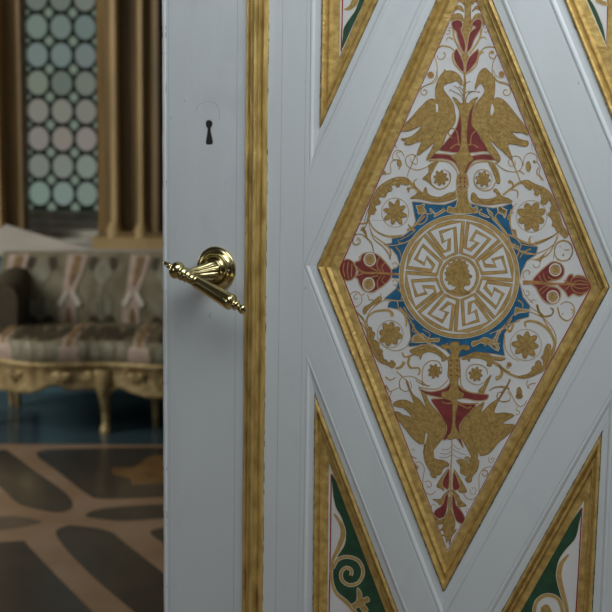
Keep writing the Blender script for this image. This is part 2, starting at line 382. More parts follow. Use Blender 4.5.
def flower(mb, cx, cy, R, n, ring_r, depth=.38, rot=0, petal='round', sq=1.0):
    if ring_r: paint_line(mb, [(cx + ring_r * math.cos(2 * PI * i / 40) * sq, cy + ring_r * math.sin(2 * PI * i / 40)) for i in range(40)], .6, 'goldl', 3, smooth=False, closed=True)
    pts = []
    for i in range(n * 10):
        a = 2 * PI * i / (n * 10); w = (.5 + .5 * math.cos(n * (a - rot)))
        w = w ** (.45 if petal == 'round' else .95)
        rr = R * (1 - depth + depth * w) * (1 + .05 * math.sin(a * 3 + cx))
        pts.append((cx + rr * math.cos(a) * sq, cy + rr * math.sin(a)))
    paint_poly(mb, pts, 'gold', 4, smooth=False, outline='goldd', ow=.6)
    for i in range(n):
        a = rot + 2 * PI * (i + .5) / n
        paint_line(mb, [(cx + R * .16 * math.cos(a) * sq, cy + R * .16 * math.sin(a)), (cx + R * .6 * math.cos(a) * sq, cy + R * .6 * math.sin(a))], .5, 'goldd', 5, smooth=False)
    paint_line(mb, [(cx + R * .15 * math.cos(2 * PI * i / 10), cy + R * .15 * math.sin(2 * PI * i / 10)) for i in range(10)], .5, 'orange', 5, smooth=False, closed=True)
rl = 'large gilt rosette, '
for cx, cy, R, n, rr, dp_, rot, pt, lab, sq in [
    (395.3, 212.6, 13.0, 8, 14.6, .42, .25, 'star', 'large gilt star rosette at upper left', .93),
    (531.6, 216.3, 14.6, 8, 15.8, .36, .39, 'round', 'large gilt rosette at upper right', .97),
    (390.3, 334.1, 12.2, 8, 13.6, .34, .2, 'round', 'large gilt rosette at lower left', .95),
    (525.9, 344.9, 13.6, 8, 15.6, .34, .1, 'star', 'large gilt rosette at lower right', 1.0)]:
    f_ = MB(); flower(f_, cx, cy, R, n, rr, dp_, rot, pt, sq); tag(f_.build('painted_rosette', dp), lab)
for cx, cy, R, n, rr, lab in [(440.8, 178, 8.0, 8, 0, 'upper left'), (483.2, 179, 8.2, 8, 9.6, 'upper right'), (434.7, 371.2, 7.4, 8, 0, 'lower left'), (475.9, 374.1, 7.4, 8, 0, 'lower right')]:
    f_ = MB(); flower(f_, cx, cy, R, n, rr, .36, .2, 'star', .95); tag(f_.build('painted_rosette', dp), 'small gilt rosette at ' + lab)
# ---- medallion
md = MB(); cx, cy, RX, RY = 459.4, 276.4, 59.4, 61.2
def E_(t, r): return (cx + RX * r * math.cos(t), cy - RY * r * math.sin(t))
paint_poly(md, [E_(2 * PI * i / 90, 1.005) for i in range(90)], 'ground', 3, smooth=False)
def rg(r, w, mn, lay=4): paint_line(md, [E_(2 * PI * i / 96, r) for i in range(96)], w, mn, lay, smooth=False, closed=True)
rg(1.012, .7, 'cream', 4); rg(.974, 3.8, 'goldd', 3.6); rg(.974, 3.0, 'goldl'); rg(.935, .9, 'cream', 5)
rg(.305, 3.1, 'goldd', 3.6); rg(.305, 2.3, 'goldl'); rg(.345, .9, 'cream', 5)
unit = [(.09, .385), (.84, .385), (.88, .80), (.47, .79), (.42, .62), (.66, .635), (.51, .47), (.24, .48), (.21, .895), (.50, .895), (.80, .895), (1.09, .895)]
path = []
for k in range(8):
    for t, r in unit: path.append(E_(math.radians(90 - 45 * (k + t)), r))
paint_line(md, path, 4.1, 'goldd', 3.6, smooth=False, closed=True); paint_line(md, path, 2.9, 'goldl', 4, smooth=False, closed=True)
paint_poly(md, T(430, 250, 60, [(150, 235), (172, 215), (165, 185), (195, 170), (190, 140), (225, 135), (240, 105), (275, 112), (300, 92), (330, 112), (360, 112), (368, 145), (392, 155), (382, 190), (400, 215), (395, 240), (428, 262), (422, 285), (400, 290), (412, 330), (395, 360), (362, 362), (345, 395), (402, 430), (395, 450), (300, 445), (172, 420), (242, 405), (268, 372), (235, 368), (222, 350), (190, 350), (185, 318), (155, 305), (168, 270)]), 'gold', 4, outline='goldd', ow=.6)
for seg in [[(215, 180), (250, 150), (300, 160)], [(240, 250), (270, 230), (300, 250)], [(330, 180), (350, 230), (340, 290)], [(200, 220), (210, 270), (240, 310)], [(270, 290), (300, 340), (290, 390)], [(300, 120), (330, 150), (370, 190)]]:
    paint_line(md, T(430, 250, 60, seg), .7, 'goldd', 5)
tag(md.build('painted_medallion', dp), 'round gilt medallion with Greek key ring and head')
# ---- birds
tB = lambda p: T(390, 70, 80, p); tC = lambda p: T(460, 70, 80, p); tD = lambda p: T(370, 130, 90, p); tE = lambda p: T(460, 130, 90, p)
t5 = lambda p: T(380, 380, 80, p); t6 = lambda p: T(440, 380, 90, p); t3 = lambda p: T(410, 440, 90, p); tA = lambda p: T(420, 0, 90, p)
tS = lambda p: T(320, 160, 160, p, 490)
t7 = lambda p: T(335, 180, 90, p); t8 = lambda p: T(500, 170, 90, p); t9 = lambda p: T(520, 240, 90, p)
tL = lambda p: T(315, 230, 90, p); tM = lambda p: T(345, 300, 90, p); tN = lambda p: T(420, 330, 90, p); tO = lambda p: T(490, 300, 90, p); tZ = lambda p: T(400, 500, 100, p)
tY = lambda p: T(380, 0, 180, p)
birds = []
b1 = tB([(415, 8), (420, -4), (430, 8), (470, 6), (515, 25), (543, 60), (555, 100), (545, 118), (528, 95), (505, 78), (482, 92), (455, 98), (420, 110), (408, 140), (428, 175), (458, 215), (485, 260), (497, 320), (503, 375), (488, 420), (450, 460), (430, 500), (412, 550), (385, 605)]) + tD([(455, 140), (440, 160), (415, 190), (385, 205), (395, 175), (415, 140), (438, 90), (440, 75), (415, 105), (365, 145), (322, 172), (328, 140), (345, 100), (352, 72)]) + tB([(235, 545), (200, 552), (150, 572), (110, 566), (125, 548), (85, 528), (140, 518), (190, 490), (250, 425), (200, 442), (140, 466), (75, 462), (88, 430), (150, 380), (225, 295), (290, 232), (330, 220), (353, 235), (350, 190), (352, 130), (375, 65), (398, 30)])
b2 = tC([(212, 0), (190, -14), (160, 5), (140, 40), (128, 85), (118, 120), (120, 148), (140, 115), (165, 103), (182, 130), (192, 160), (170, 200), (130, 250), (105, 310), (90, 380), (95, 430), (130, 470), (170, 530), (200, 590)]) + tE([(190, 140), (230, 190), (262, 218), (275, 195), (255, 150), (215, 95), (213, 68), (240, 100), (300, 150), (340, 190), (357, 198), (345, 160), (325, 105), (345, 92)]) + tC([(370, 560), (430, 570), (495, 584), (520, 572), (520, 545), (475, 535), (430, 512), (395, 470), (430, 478), (475, 478), (522, 496), (505, 440), (460, 380), (405, 310), (355, 250), (310, 216), (275, 214), (256, 228), (265, 180), (268, 100), (255, 50)])
b3 = t5([(345, 100), (372, 160), (405, 205), (445, 252), (490, 310), (505, 360), (492, 420), (452, 480), (410, 535)]) + t3([(160, 88), (163, 115), (180, 132), (225, 138), (262, 158), (262, 178), (240, 182), (222, 200), (210, 230), (180, 235), (158, 225), (182, 252), (158, 252), (142, 235), (140, 212), (105, 150), (95, 90), (105, 30)]) + t5([(332, 560), (340, 490), (305, 486), (245, 435), (190, 365), (135, 300), (95, 262), (130, 240), (180, 268), (215, 275), (245, 290), (225, 250), (180, 212), (140, 205), (100, 188), (130, 160), (190, 152), (240, 172), (262, 185), (248, 130), (225, 75), (198, 0), (235, 75), (262, 118), (305, 150), (345, 205), (350, 190), (330, 130), (318, 92)])
b4 = t6([(302, 150), (270, 168), (215, 205), (168, 262), (138, 325), (142, 380), (180, 450), (212, 512)]) + t3([(418, 112), (412, 150), (398, 162), (372, 140), (350, 130), (318, 140), (342, 168), (346, 200), (345, 222), (375, 238), (396, 250), (376, 264), (398, 286), (420, 278), (424, 246), (458, 205), (470, 140), (465, 100)]) + t6([(268, 512), (305, 508), (345, 488), (395, 425), (450, 382), (508, 322), (500, 302), (445, 300), (425, 290), (460, 268), (505, 240), (445, 222), (372, 226), (380, 180), (405, 130), (440, 75), (480, 0), (430, 70), (398, 125), (345, 160), (282, 222), (292, 180)])
slit = [tB([(352, 262), (362, 258), (371, 290), (365, 322), (354, 318), (352, 290)]), tC([(240, 275), (250, 262), (262, 300), (255, 330), (240, 345), (234, 320)]), t5([(352, 408), (362, 410), (360, 440), (342, 490), (346, 450)]), t6([(262, 505), (270, 508), (266, 540), (260, 545)])]
feath = [[tB([(120, 450), (220, 400), (300, 300)]), tB([(110, 430), (200, 350), (290, 260)]), tB([(150, 550), (260, 480), (330, 380)]), tB([(400, 130), (390, 220), (430, 320)]), tB([(300, 560), (360, 460), (400, 360)]), tB([(430, 40), (490, 50)])],
         [tC([(480, 470), (400, 400), (320, 290)]), tC([(490, 440), (420, 350), (330, 250)]), tC([(480, 560), (390, 500), (300, 400)]), tC([(220, 120), (210, 220), (160, 330)]), tC([(300, 560), (260, 460), (200, 380)]), tC([(165, 45), (190, 60)])],
         [t5([(130, 270), (210, 330), (280, 400)]), t5([(120, 250), (220, 310), (310, 380)]), t5([(150, 180), (240, 230), (300, 300)]), t5([(260, 160), (330, 240), (380, 300)]), t5([(380, 420), (370, 500), (390, 570)]), t3([(130, 170), (180, 180)])],
         [t6([(480, 320), (400, 360), (320, 420)]), t6([(470, 240), (390, 270), (300, 330)]), t6([(450, 330), (380, 400), (300, 450)]), t6([(380, 170), (320, 240), (260, 300)]), t6([(200, 300), (220, 400), (250, 500)]), t3([(400, 200), (430, 200)])]]
bl = ['upper left gilt bird facing right', 'upper right gilt bird facing left', 'lower left gilt bird with head down', 'lower right gilt bird with head down']
for b, s_, fe, lb in zip((b1, b2, b3, b4), slit, feath, bl):
    q = MB(); paint_poly(q, b, 'gold', 5, outline='goldd', ow=.75, sub=3); paint_poly(q, s_, 'ground', 6.2)
    for f_ in fe: paint_line(q, f_, .7, 'orange' if fe.index(f_) in (0, 3) else 'goldd', 5.8, taper=1)
    tag(q.build('painted_bird', dp), lb)
# ---- red bells
q = MB()
paint_poly(q, tY([(258, 343), (270, 360), (268, 400), (255, 440), (225, 480), (203, 508), (225, 516), (290, 521), (345, 516), (368, 512), (345, 472), (322, 430), (314, 390), (325, 348), (310, 368), (298, 385), (275, 380)]), 'red', 2, outline='tan', ow=1.0)
paint_poly(q, tY([(165, 534), (180, 523), (200, 522), (240, 526), (280, 540), (325, 527), (370, 524), (398, 538), (385, 546), (330, 545), (308, 562), (285, 600), (268, 578), (250, 552), (215, 541), (175, 542)]), 'red', 2, outline='tan', ow=1.2)
for c in [[(245, 470), (232, 450), (245, 436), (262, 450), (268, 490)], [(345, 470), (355, 450), (335, 440), (312, 460), (308, 495)], [(240, 505), (262, 490), (285, 500), (310, 490), (335, 502)]]:
    paint_line(q, tY(c), 1.3, 'orange', 3)
paint_poly(q, tY([(248, 332), (262, 338), (276, 352), (288, 346), (300, 352), (315, 338), (334, 330), (320, 352), (304, 385), (297, 430), (296, 480), (304, 520), (318, 540), (300, 556), (290, 580), (280, 602), (270, 580), (258, 548), (240, 530), (262, 522), (274, 500), (277, 430), (270, 375)]), 'gold', 4, outline='goldd', ow=.6)
paint_line(q, tY([(284, 604), (284, 620), (284, 650)]), [3, 5], 'gold', 4)
tag(q.build('painted_vase', dp), 'red bell shaped vase between the upper birds')
q = MB()
paint_poly(q, tN([(-5, 385), (0, 400), (60, 418), (120, 412), (175, 392), (205, 360), (235, 350), (262, 372), (300, 408), (370, 430), (455, 436), (466, 452), (450, 474), (390, 482), (300, 466), (230, 470), (150, 462), (90, 450), (30, 432), (0, 410)]), 'red', 2, outline='tan', ow=1.1)
paint_poly(q, [*t5([(392, 150), (450, 142), (520, 140)]), *t6([(120, 150), (180, 158), (245, 168), (205, 215), (155, 275), (134, 320), (138, 380), (152, 430), (158, 462), (130, 420), (100, 385), (70, 372), (50, 400)]), *t5([(480, 455), (505, 400), (508, 350), (470, 280), (430, 215)])], 'red', 2, outline='tan', ow=1.0)
for c in [[(150, 490), (200, 500), (230, 480)], [(260, 500), (320, 530), (350, 520)], [(240, 480), (300, 500), (400, 500)]]: paint_line(q, tN(c), 1.4, 'orange', 3)
paint_poly(q, tN([(215, 82), (262, 82), (268, 108), (300, 100), (335, 110), (338, 130), (318, 138), (290, 130), (272, 148), (262, 178), (270, 200), (276, 300), (262, 330), (258, 370), (266, 410), (298, 432), (285, 462), (245, 472), (262, 495), (246, 560), (240, 640), (262, 700), (275, 740), (240, 735), (205, 745), (185, 730), (212, 690), (222, 612), (222, 500), (205, 478), (155, 460), (148, 425), (185, 415), (204, 395), (204, 340), (190, 310), (195, 230), (190, 190), (212, 165), (200, 128), (170, 128), (145, 118), (160, 96), (200, 104)]), 'gold', 4, outline='goldd', ow=.7)
for y in range(200, 330, 34):
    for x in (208, 250): paint_line(q, tN([(x, y), (x + 8, y + 12)]), 1.2, 'red', 5.5, smooth=False)
paint_line(q, tN([(230, 200), (232, 300), (228, 400)]), .8, 'orange', 5.2)
tag(q.build('painted_vase', dp), 'red inverted vase between the lower birds')
# ---- top palmette
q = MB()
paint_poly(q, tA([(303, -60), (350, -60), (348, 20), (345, 110), (358, 165), (352, 200), (330, 260), (318, 340), (330, 385), (318, 450), (308, 505), (312, 560), (306, 640), (300, 720), (294, 640), (300, 560), (298, 500), (290, 440), (284, 385), (305, 350), (300, 270), (285, 200), (296, 165), (306, 100), (303, 20)]), 'gold', 3, outline='goldd', ow=.6)
for p in ([(215, 165), (222, 145), (255, 133), (285, 145), (292, 178), (280, 200), (297, 250), (312, 310), (303, 362), (278, 325), (257, 262), (245, 215), (225, 200)],
          [(352, 165), (375, 135), (405, 128), (422, 148), (416, 192), (395, 228), (370, 272), (347, 330), (318, 360), (325, 292), (340, 222), (378, 188), (362, 176)],
          [(240, 340), (255, 334), (268, 360), (287, 400), (300, 440), (299, 492), (260, 457), (234, 405), (230, 365)],
          [(398, 336), (393, 400), (360, 452), (315, 498), (316, 432), (340, 385), (375, 350)]):
    paint_poly(q, tA(p), 'red', 4, outline='tan', ow=1.1)
for p in ([(215, 150), (222, 108), (252, 92), (284, 100), (298, 142), (283, 138), (255, 126), (225, 136)],
          [(352, 150), (372, 105), (402, 92), (428, 112), (440, 160), (430, 180), (424, 140), (402, 122), (372, 128)],
          [(228, 72), (248, 44), (280, 40), (300, 78), (284, 74), (262, 62)], [(352, 82), (378, 44), (402, 46), (420, 76), (400, 66), (378, 62)],
          [(268, 8), (285, -4), (302, 4), (300, 34), (285, 18)], [(352, 6), (372, -4), (388, 10), (372, 14), (355, 34)]):
    paint_poly(q, tA(p), 'gold', 3, outline='goldd', ow=.5)
for c, w in [([(228, 200), (232, 255), (258, 315), (290, 370)], (2.2, 1.4)), ([(420, 195), (408, 255), (378, 310), (335, 370)], (2.2, 1.4)), ([(245, 335), (222, 370), (226, 420), (262, 468), (298, 500)], (1.2, 1.2)), ([(432, 350), (402, 378), (385, 440), (350, 480), (312, 505)], (1.8, 1.2)),
             ([(245, 355), (205, 322), (150, 312), (112, 332)], (1.0, 2.0)), ([(118, 378), (125, 400), (150, 402), (170, 385), (170, 362), (158, 360)], (.8, 1.0)), ([(112, 335), (100, 380), (116, 440), (114, 510), (80, 560), (20, 590), (-20, 625)], (.8, .8)),
             ([(178, 278), (188, 258), (205, 254), (222, 268)], (.6, 1.4)), ([(178, 222), (188, 232), (203, 226), (202, 206), (188, 208)], (.6, 1)), ([(190, 188), (215, 190), (232, 205)], (.6, .6)),
             ([(398, 368), (430, 332), (470, 318), (522, 326)], (1.0, 1.6)), ([(505, 355), (482, 350), (470, 370), (480, 392), (505, 396), (520, 372)], (1.2, .8)), ([(525, 372), (496, 430), (494, 510), (530, 556), (600, 580), (640, 620)], (.8, .9)), ([(415, 260), (435, 250), (452, 268)], (1.4, .6)), ([(436, 212), (450, 222), (462, 205)], (.9, .6)), ([(425, 190), (450, 188)], (.6, .6))]:
    paint_line(q, tA(c), w, 'goldl', 3)
for bx, by, r in ((74, 510, 3.2), (556, 503, 2.6), (490, 355, 1.6)):
    x, y = tA([(bx, by)])[0]; paint_poly(q, [(x + r * math.cos(k), y + r * math.sin(k)) for k in (0, 1, 2, 3, 4, 5)], 'orange', 4, outline='goldl', ow=.6)
for c in [[(560, 250), (545, 200), (480, 160)], [(560, 200), (530, 150), (490, 120)], [(480, 160), (462, 150), (455, 165)], [(560, 160), (545, 140), (520, 130)], [(575, 250), (590, 200), (612, 160)]]: paint_line(q, tB(c), .7, 'goldd', 3)
for c in [[(25, 200), (60, 165), (150, 168)], [(30, 260), (60, 190), (110, 160)], [(20, 120), (50, 100), (80, 85)], [(135, 175), (155, 165)]]: paint_line(q, tC(c), .7, 'goldd', 3)
for c in [[(-18, 120), (0, 110)], ]: pass
for c, w in [([(355, 10), (362, 60), (335, 95), (270, 120), (238, 150), (245, 185), (270, 190), (285, 168), (265, 150), (255, 160)], (.8, 1.0))]: paint_line(q, tB(c), w, 'goldl', 3)
for c, w in [([(262, 50), (290, 85), (350, 100), (385, 125)], (1.6, .8)), ([(375, 120), (390, 160), (375, 190), (345, 192), (332, 170), (345, 150), (362, 158)], (.8, 1.0)), ([(255, 0), (275, 40), (310, 60), (340, 50)], (.7, .7))]: paint_line(q, tC(c), w, 'goldl', 3)
tag(q.build('painted_palmette', dp), 'red and gilt leaf finial above the upper birds')
# ---- bottom palmette
q = MB()
for p in ([(268, 198), (243, 235), (220, 285), (228, 318), (264, 328)], [(298, 212), (330, 278), (342, 322), (312, 342), (290, 322)],
          [(262, 368), (240, 380), (230, 420), (210, 450), (175, 475), (163, 505), (195, 533), (235, 522), (247, 490), (256, 440)], [(288, 368), (308, 398), (315, 440), (350, 480), (372, 530), (352, 567), (320, 552), (300, 510), (288, 450)]):
    paint_poly(q, t3(p), 'red', 4, outline='tan', ow=.9)
for p in ([(262, 192), (232, 228), (200, 275), (182, 316), (212, 328), (232, 345), (222, 300), (240, 240)], [(300, 198), (340, 258), (372, 315), (386, 352), (350, 358), (330, 345), (346, 312), (318, 252)],
          [(272, 336), (232, 370), (205, 402), (155, 402), (190, 424), (200, 440), (225, 430), (232, 390), (262, 362)], [(286, 336), (330, 375), (345, 410), (385, 446), (350, 452), (330, 460), (318, 410), (292, 362)],
          [(172, 525), (200, 545), (240, 530), (250, 545), (225, 562), (190, 556)]):
    paint_poly(q, t3(p), 'gold', 3, outline='goldd', ow=.6)
paint_poly(q, tZ([(300, -10), (312, -10), (314, 60), (332, 110), (338, 150), (330, 190), (345, 175), (340, 195), (322, 215), (312, 240), (305, 275), (296, 240), (285, 262), (278, 225), (255, 215), (272, 208), (264, 185), (245, 185), (262, 165), (262, 145), (240, 150), (225, 135), (262, 135), (280, 100), (296, 60)]), 'gold', 4, outline='goldd', ow=.6)
paint_line(q, t3([(286, -20), (284, 100), (279, 190), (276, 330), (276, 470)]), (1.0, 2.6), 'tan', 4.5)
for c in [[(286, 100), (240, 120), (200, 115)], [(286, 70), (250, 95), (205, 90)], [(286, 40), (255, 65), (215, 60)], [(290, 100), (330, 120), (350, 118)], [(290, 60), (330, 85), (380, 100)], [(290, 30), (320, 55), (345, 60)]]: paint_line(q, t3(c), .45, 'goldd', 3)
paint_poly(q, t3([(372, 118), (395, 112), (412, 130), (400, 152), (385, 135)]), 'goldl', 6, outline='goldd', ow=.5)
for c, w in [([(5, 90), (10, 110), (45, 125)], (.7, .9)), ([(10, 70), (25, 60), (30, 80)], (.6, .6)), ([(35, 155), (70, 150), (98, 190), (90, 250), (88, 310), (105, 355), (145, 370), (180, 345)], (.7, .7)), ([(50, 195), (40, 175), (35, 158)], (1.6, .7)), ([(100, 285), (130, 278), (148, 305), (128, 322), (115, 310)], (.7, .7)), ([(150, 465), (145, 445), (165, 438), (178, 452)], (.6, .6)),
             ([(555, 178), (500, 195), (472, 240), (470, 300), (470, 370)], (.7, .7)), ([(535, 115), (540, 150), (565, 148), (570, 122), (552, 125), (553, 138)], (.6, .6)), ([(490, 225), (510, 248), (530, 225), (515, 205), (495, 212)], (.9, 1.3)), ([(365, 365), (385, 395), (430, 402), (460, 375)], (.8, .6)), ([(412, 335), (412, 362), (438, 368), (450, 340), (435, 322), (425, 335)], (.6, .6)), ([(380, 470), (388, 492), (402, 480), (392, 462)], (.6, .6))]:
    paint_line(q, t3(c), w, 'goldl', 3)
x, y = t3([(46, 185)])[0]; paint_poly(q, [(x + 1.8 * math.cos(k), y + 2.4 * math.sin(k)) for k in (0, 1, 2, 3, 4, 5)], 'goldl', 4)
tag(q.build('painted_palmette', dp), 'red and gilt leaf drop below the lower birds')
# ---- side palmettes
q = MB()
paint_poly(q, tL([(168, 272), (176, 232), (200, 204), (228, 198), (262, 220), (280, 262), (278, 300), (258, 332), (222, 345), (190, 330), (172, 302)]), 'red', 3, outline='tan', ow=1.1)
paint_poly(q, tL([(318, 168), (345, 155), (385, 152), (430, 170), (475, 212), (512, 258), (522, 292), (514, 330), (480, 368), (432, 402), (385, 425), (335, 412), (305, 375), (292, 335), (272, 318), (290, 300), (292, 262), (270, 240), (276, 216), (305, 205)]), 'red', 3, outline='tan', ow=1.3)
for c, w in [([(200, 225), (192, 268), (205, 320)], 1.1), ([(228, 215), (222, 268), (228, 330)], 1.1), ([(252, 228), (250, 270), (248, 320)], 1.1), ([(285, 262), (340, 290), (420, 292), (520, 298), (570, 300)], 2.2), ([(285, 310), (340, 290)], 1.5), ([(440, 180), (420, 240), (450, 285)], 1.0), ([(480, 220), (455, 250), (470, 290)], 1.0), ([(430, 395), (425, 350), (450, 310)], 1.0), ([(475, 365), (455, 340), (475, 312)], 1.0), ([(345, 235), (390, 262), (430, 280)], 1.4), ([(330, 345), (380, 322), (430, 310)], 1.4)]:
    paint_line(q, tL(c), w, 'orange', 4.5)
for vx, vy in ((374, 200), (366, 368)):
    x, y = tL([(vx, vy)])[0]
    paint_line(q, [(x + 5.6 * math.cos(k * .5), y + 6.2 * math.sin(k * .5)) for k in range(12)], 1.5, 'cream', 5, closed=True)
    paint_poly(q, [(x + 4.2 * math.cos(k), y + 4.4 * math.sin(k)) for k in (0, 1, 2, 3, 4, 5)], 'gold', 4.5, outline='tan', ow=1)
for c, w in [([(320, 165), (300, 190), (312, 208)], (1, .6)), ([(262, 60), (258, 90), (280, 104), (308, 90), (308, 60), (285, 52)], (.6, .8)), ([(260, 55), (285, 30), (330, 35), (370, 75), (392, 110), (398, 150)], (.7, .9)), ([(330, 0), (350, 40), (360, 70)], (3.0, .8)), ([(378, 0), (400, 60), (460, 110), (500, 160), (512, 200)], (1.0, 1.6)),
             ([(292, 465), (270, 470), (268, 450), (285, 432)], (.8, .8)), ([(340, 435), (318, 445), (318, 490), (280, 522), (242, 500), (232, 460), (258, 422), (295, 422), (312, 445)], (.8, .8)), ([(358, 440), (372, 475), (395, 470)], (.9, .8)), ([(450, 430), (440, 480), (395, 505), (345, 555)], (1.0, 1.6)), ([(245, 540), (290, 560), (325, 612)], (1.0, 1.0))]:
    paint_line(q, tL(c), w, 'goldl', 3)
paint_poly(q, tL([(440, 450), (455, 470), (420, 500), (390, 512), (372, 530), (350, 545), (345, 570), (328, 560), (335, 525), (370, 505), (400, 478)]), 'gold', 3.2, outline='goldd', ow=.5)
for vx, vy in ((545, 240), (545, 358)):
    x, y = tL([(vx, vy)])[0]; paint_line(q, [(x - 3, y - 1), (x, y - 3), (x + 3, y), (x, y + 3), (x - 1.5, y + 1)], 1.0, 'tan', 4)
tag(q.build('painted_palmette', dp), 'red palmette left of the medallion')
q = MB()
paint_poly(q, t9([(92, 262), (145, 205), (198, 160), (232, 146), (275, 158), (300, 195), (298, 235), (272, 262), (235, 275), (200, 282), (180, 298), (205, 315), (245, 320), (272, 345), (276, 388), (250, 425), (205, 434), (160, 410), (128, 365), (108, 325), (85, 300)]), 'red', 3, outline='tan', ow=1.3)
paint_poly(q, t9([(262, 308), (300, 290), (330, 240), (360, 232), (362, 250), (395, 238), (440, 250), (462, 280), (484, 305), (478, 330), (440, 368), (400, 382), (362, 368), (330, 388), (305, 350)]), 'red', 3, outline='tan', ow=1.3)
for c, w in [([(20, 288), (100, 288), (200, 296), (345, 300)], (4.2, 2.0)), ([(345, 300), (355, 262), (400, 252), (440, 262)], (1, 1)), ([(345, 305), (400, 300), (475, 305)], (1.6, 1)), ([(345, 310), (365, 345), (410, 362), (445, 355)], (1.2, 1)), ([(350, 300), (400, 275), (470, 292)], (1, 1)), ([(350, 306), (400, 328), (470, 322)], (1, 1)), ([(345, 300), (300, 270)], (1.2, 1)), ([(345, 300), (310, 340)], (1.2, 1)),
             ([(130, 240), (150, 280), (190, 296)], (1.4, .8)), ([(160, 225), (170, 265), (200, 290)], (1.0, .8)), ([(130, 345), (160, 320), (200, 300)], (1.4, .8)), ([(150, 365), (180, 335), (215, 305)], (1.0, .8)), ([(190, 250), (230, 270), (280, 262)], (1.2, .8))]:
    paint_line(q, t9(c), w, 'orange', 4.5)
for vx, vy in ((241, 202), (224, 385)):
    x, y = t9([(vx, vy)])[0]
    paint_line(q, [(x + 5.6 * math.cos(k * .5), y + 5.8 * math.sin(k * .5)) for k in range(12)], 1.5, 'cream', 5, closed=True)
    paint_poly(q, [(x + 4 * math.cos(k), y + 4 * math.sin(k)) for k in (0, 1, 2, 3, 4, 5)], 'gold', 4.5, outline='tan', ow=1)
for c, w in [([(238, 60), (255, 18), (300, 2), (345, 25), (358, 80), (335, 128), (290, 142), (255, 128)], (1.0, 1.6)), ([(300, 65), (320, 68), (335, 62)], (.6, 1.2)), ([(290, 108), (300, 92)], (2.2, .8)), ([(235, 60), (228, 130)], (.8, .6)), ([(280, 40), (268, 45)], (1, .6)),
             ([(255, 455), (275, 520), (320, 548), (360, 520), (372, 470), (350, 430), (310, 420), (275, 440)], (1.6, .8)), ([(345, 470), (365, 480), (350, 500)], (1.0, .6)), ([(285, 510), (295, 495)], (.8, .8)), ([(70, 455), (120, 490), (150, 520), (200, 518), (225, 495), (222, 470), (205, 462)], (.8, 1.6)), ([(120, 450), (125, 480), (150, 515), (190, 590), (215, 615)], (2.0, 1.0)),
             ([(60, 235), (68, 220), (50, 205), (25, 220), (22, 250), (35, 262)], (1.2, .8)), ([(140, 150), (125, 185), (100, 185), (90, 165)], (.8, .9)), ([(40, 345), (60, 350), (62, 372), (35, 378)], (.8, .8)), ([(75, 425), (85, 405), (105, 412)], (.8, .8)), ([(20, 330), (40, 380), (90, 430)], (.7, .7))]:
    paint_line(q, t9(c), w, 'goldl', 3)
paint_poly(q, t9([(60, 130), (100, 130), (140, 110), (190, 70), (160, 110), (140, 150), (120, 140)]), 'goldl', 3)
tag(q.build('painted_palmette', dp), 'red palmette right of the medallion')
# ---- scrollwork
q = MB()
leaves = [tD([(-65, 685), (-30, 660), (-10, 560), (0, 500), (30, 435), (60, 388), (120, 345), (180, 322), (240, 322), (266, 345), (258, 375), (215, 366), (200, 372), (165, 372), (140, 385), (125, 418), (95, 450), (62, 460), (55, 500), (35, 520), (44, 548), (12, 562), (-8, 610), (-30, 655)]),
          t8([(138, 82), (185, 68), (240, 95), (300, 120), (348, 162), (385, 240), (410, 320), (430, 380), (465, 438), (440, 462), (408, 420), (385, 412), (360, 350), (345, 318), (352, 290), (342, 262), (352, 240), (335, 205), (310, 232), (285, 205), (275, 160), (245, 155), (220, 120), (185, 125), (160, 98)]),
          tM([(160, 185), (182, 190), (185, 222), (200, 232), (198, 280), (232, 290), (235, 340), (255, 365), (268, 405), (300, 425), (318, 408), (345, 436), (322, 462), (290, 442), (240, 425), (205, 385), (170, 310), (150, 240)]),
          tO([(395, 300), (415, 308), (412, 340), (430, 345), (405, 430), (370, 475), (320, 505), (250, 530), (195, 520), (262, 500), (300, 455), (320, 415), (335, 412), (348, 440), (362, 440), (362, 380), (375, 325)]),
          tD([(275, 465), (310, 440), (330, 420), (360, 430), (372, 395), (385, 395), (392, 430), (425, 450), (480, 455), (530, 430), (570, 422), (600, 400), (640, 420), (640, 455), (600, 452), (570, 470), (500, 488), (440, 490), (370, 475), (320, 465)]),
          tE([(75, 452), (88, 425), (110, 440), (130, 465), (200, 470), (250, 450), (245, 425), (228, 412), (245, 398), (268, 425), (285, 450), (330, 465), (358, 488), (325, 494), (280, 498), (200, 508), (120, 500), (80, 482)]),
          tN([(-70, 140), (0, 112), (60, 108), (110, 120), (160, 160), (185, 185), (180, 200), (150, 212), (145, 185), (110, 160), (60, 148), (20, 162), (5, 200), (-5, 180), (-30, 170)]),
          tN([(285, 195), (320, 170), (380, 150), (440, 155), (500, 178), (580, 190), (560, 205), (500, 205), (470, 215), (490, 230), (480, 248), (455, 240), (458, 218), (420, 195), (350, 190), (335, 215), (322, 195), (300, 200)]),
          tE([(195, 222), (225, 228), (250, 260), (268, 305), (272, 358), (252, 360), (236, 312), (214, 262)]), tD([(462, 218), (432, 222), (400, 248), (398, 290), (358, 332), (395, 340), (420, 375), (412, 320), (428, 280), (450, 240)]),
          tN([(485, 305), (470, 345), (450, 390), (435, 420), (400, 410), (435, 375), (450, 340)])]
for p in leaves: paint_poly(q, p, 'gold', 3.4, outline='goldd', ow=.6)
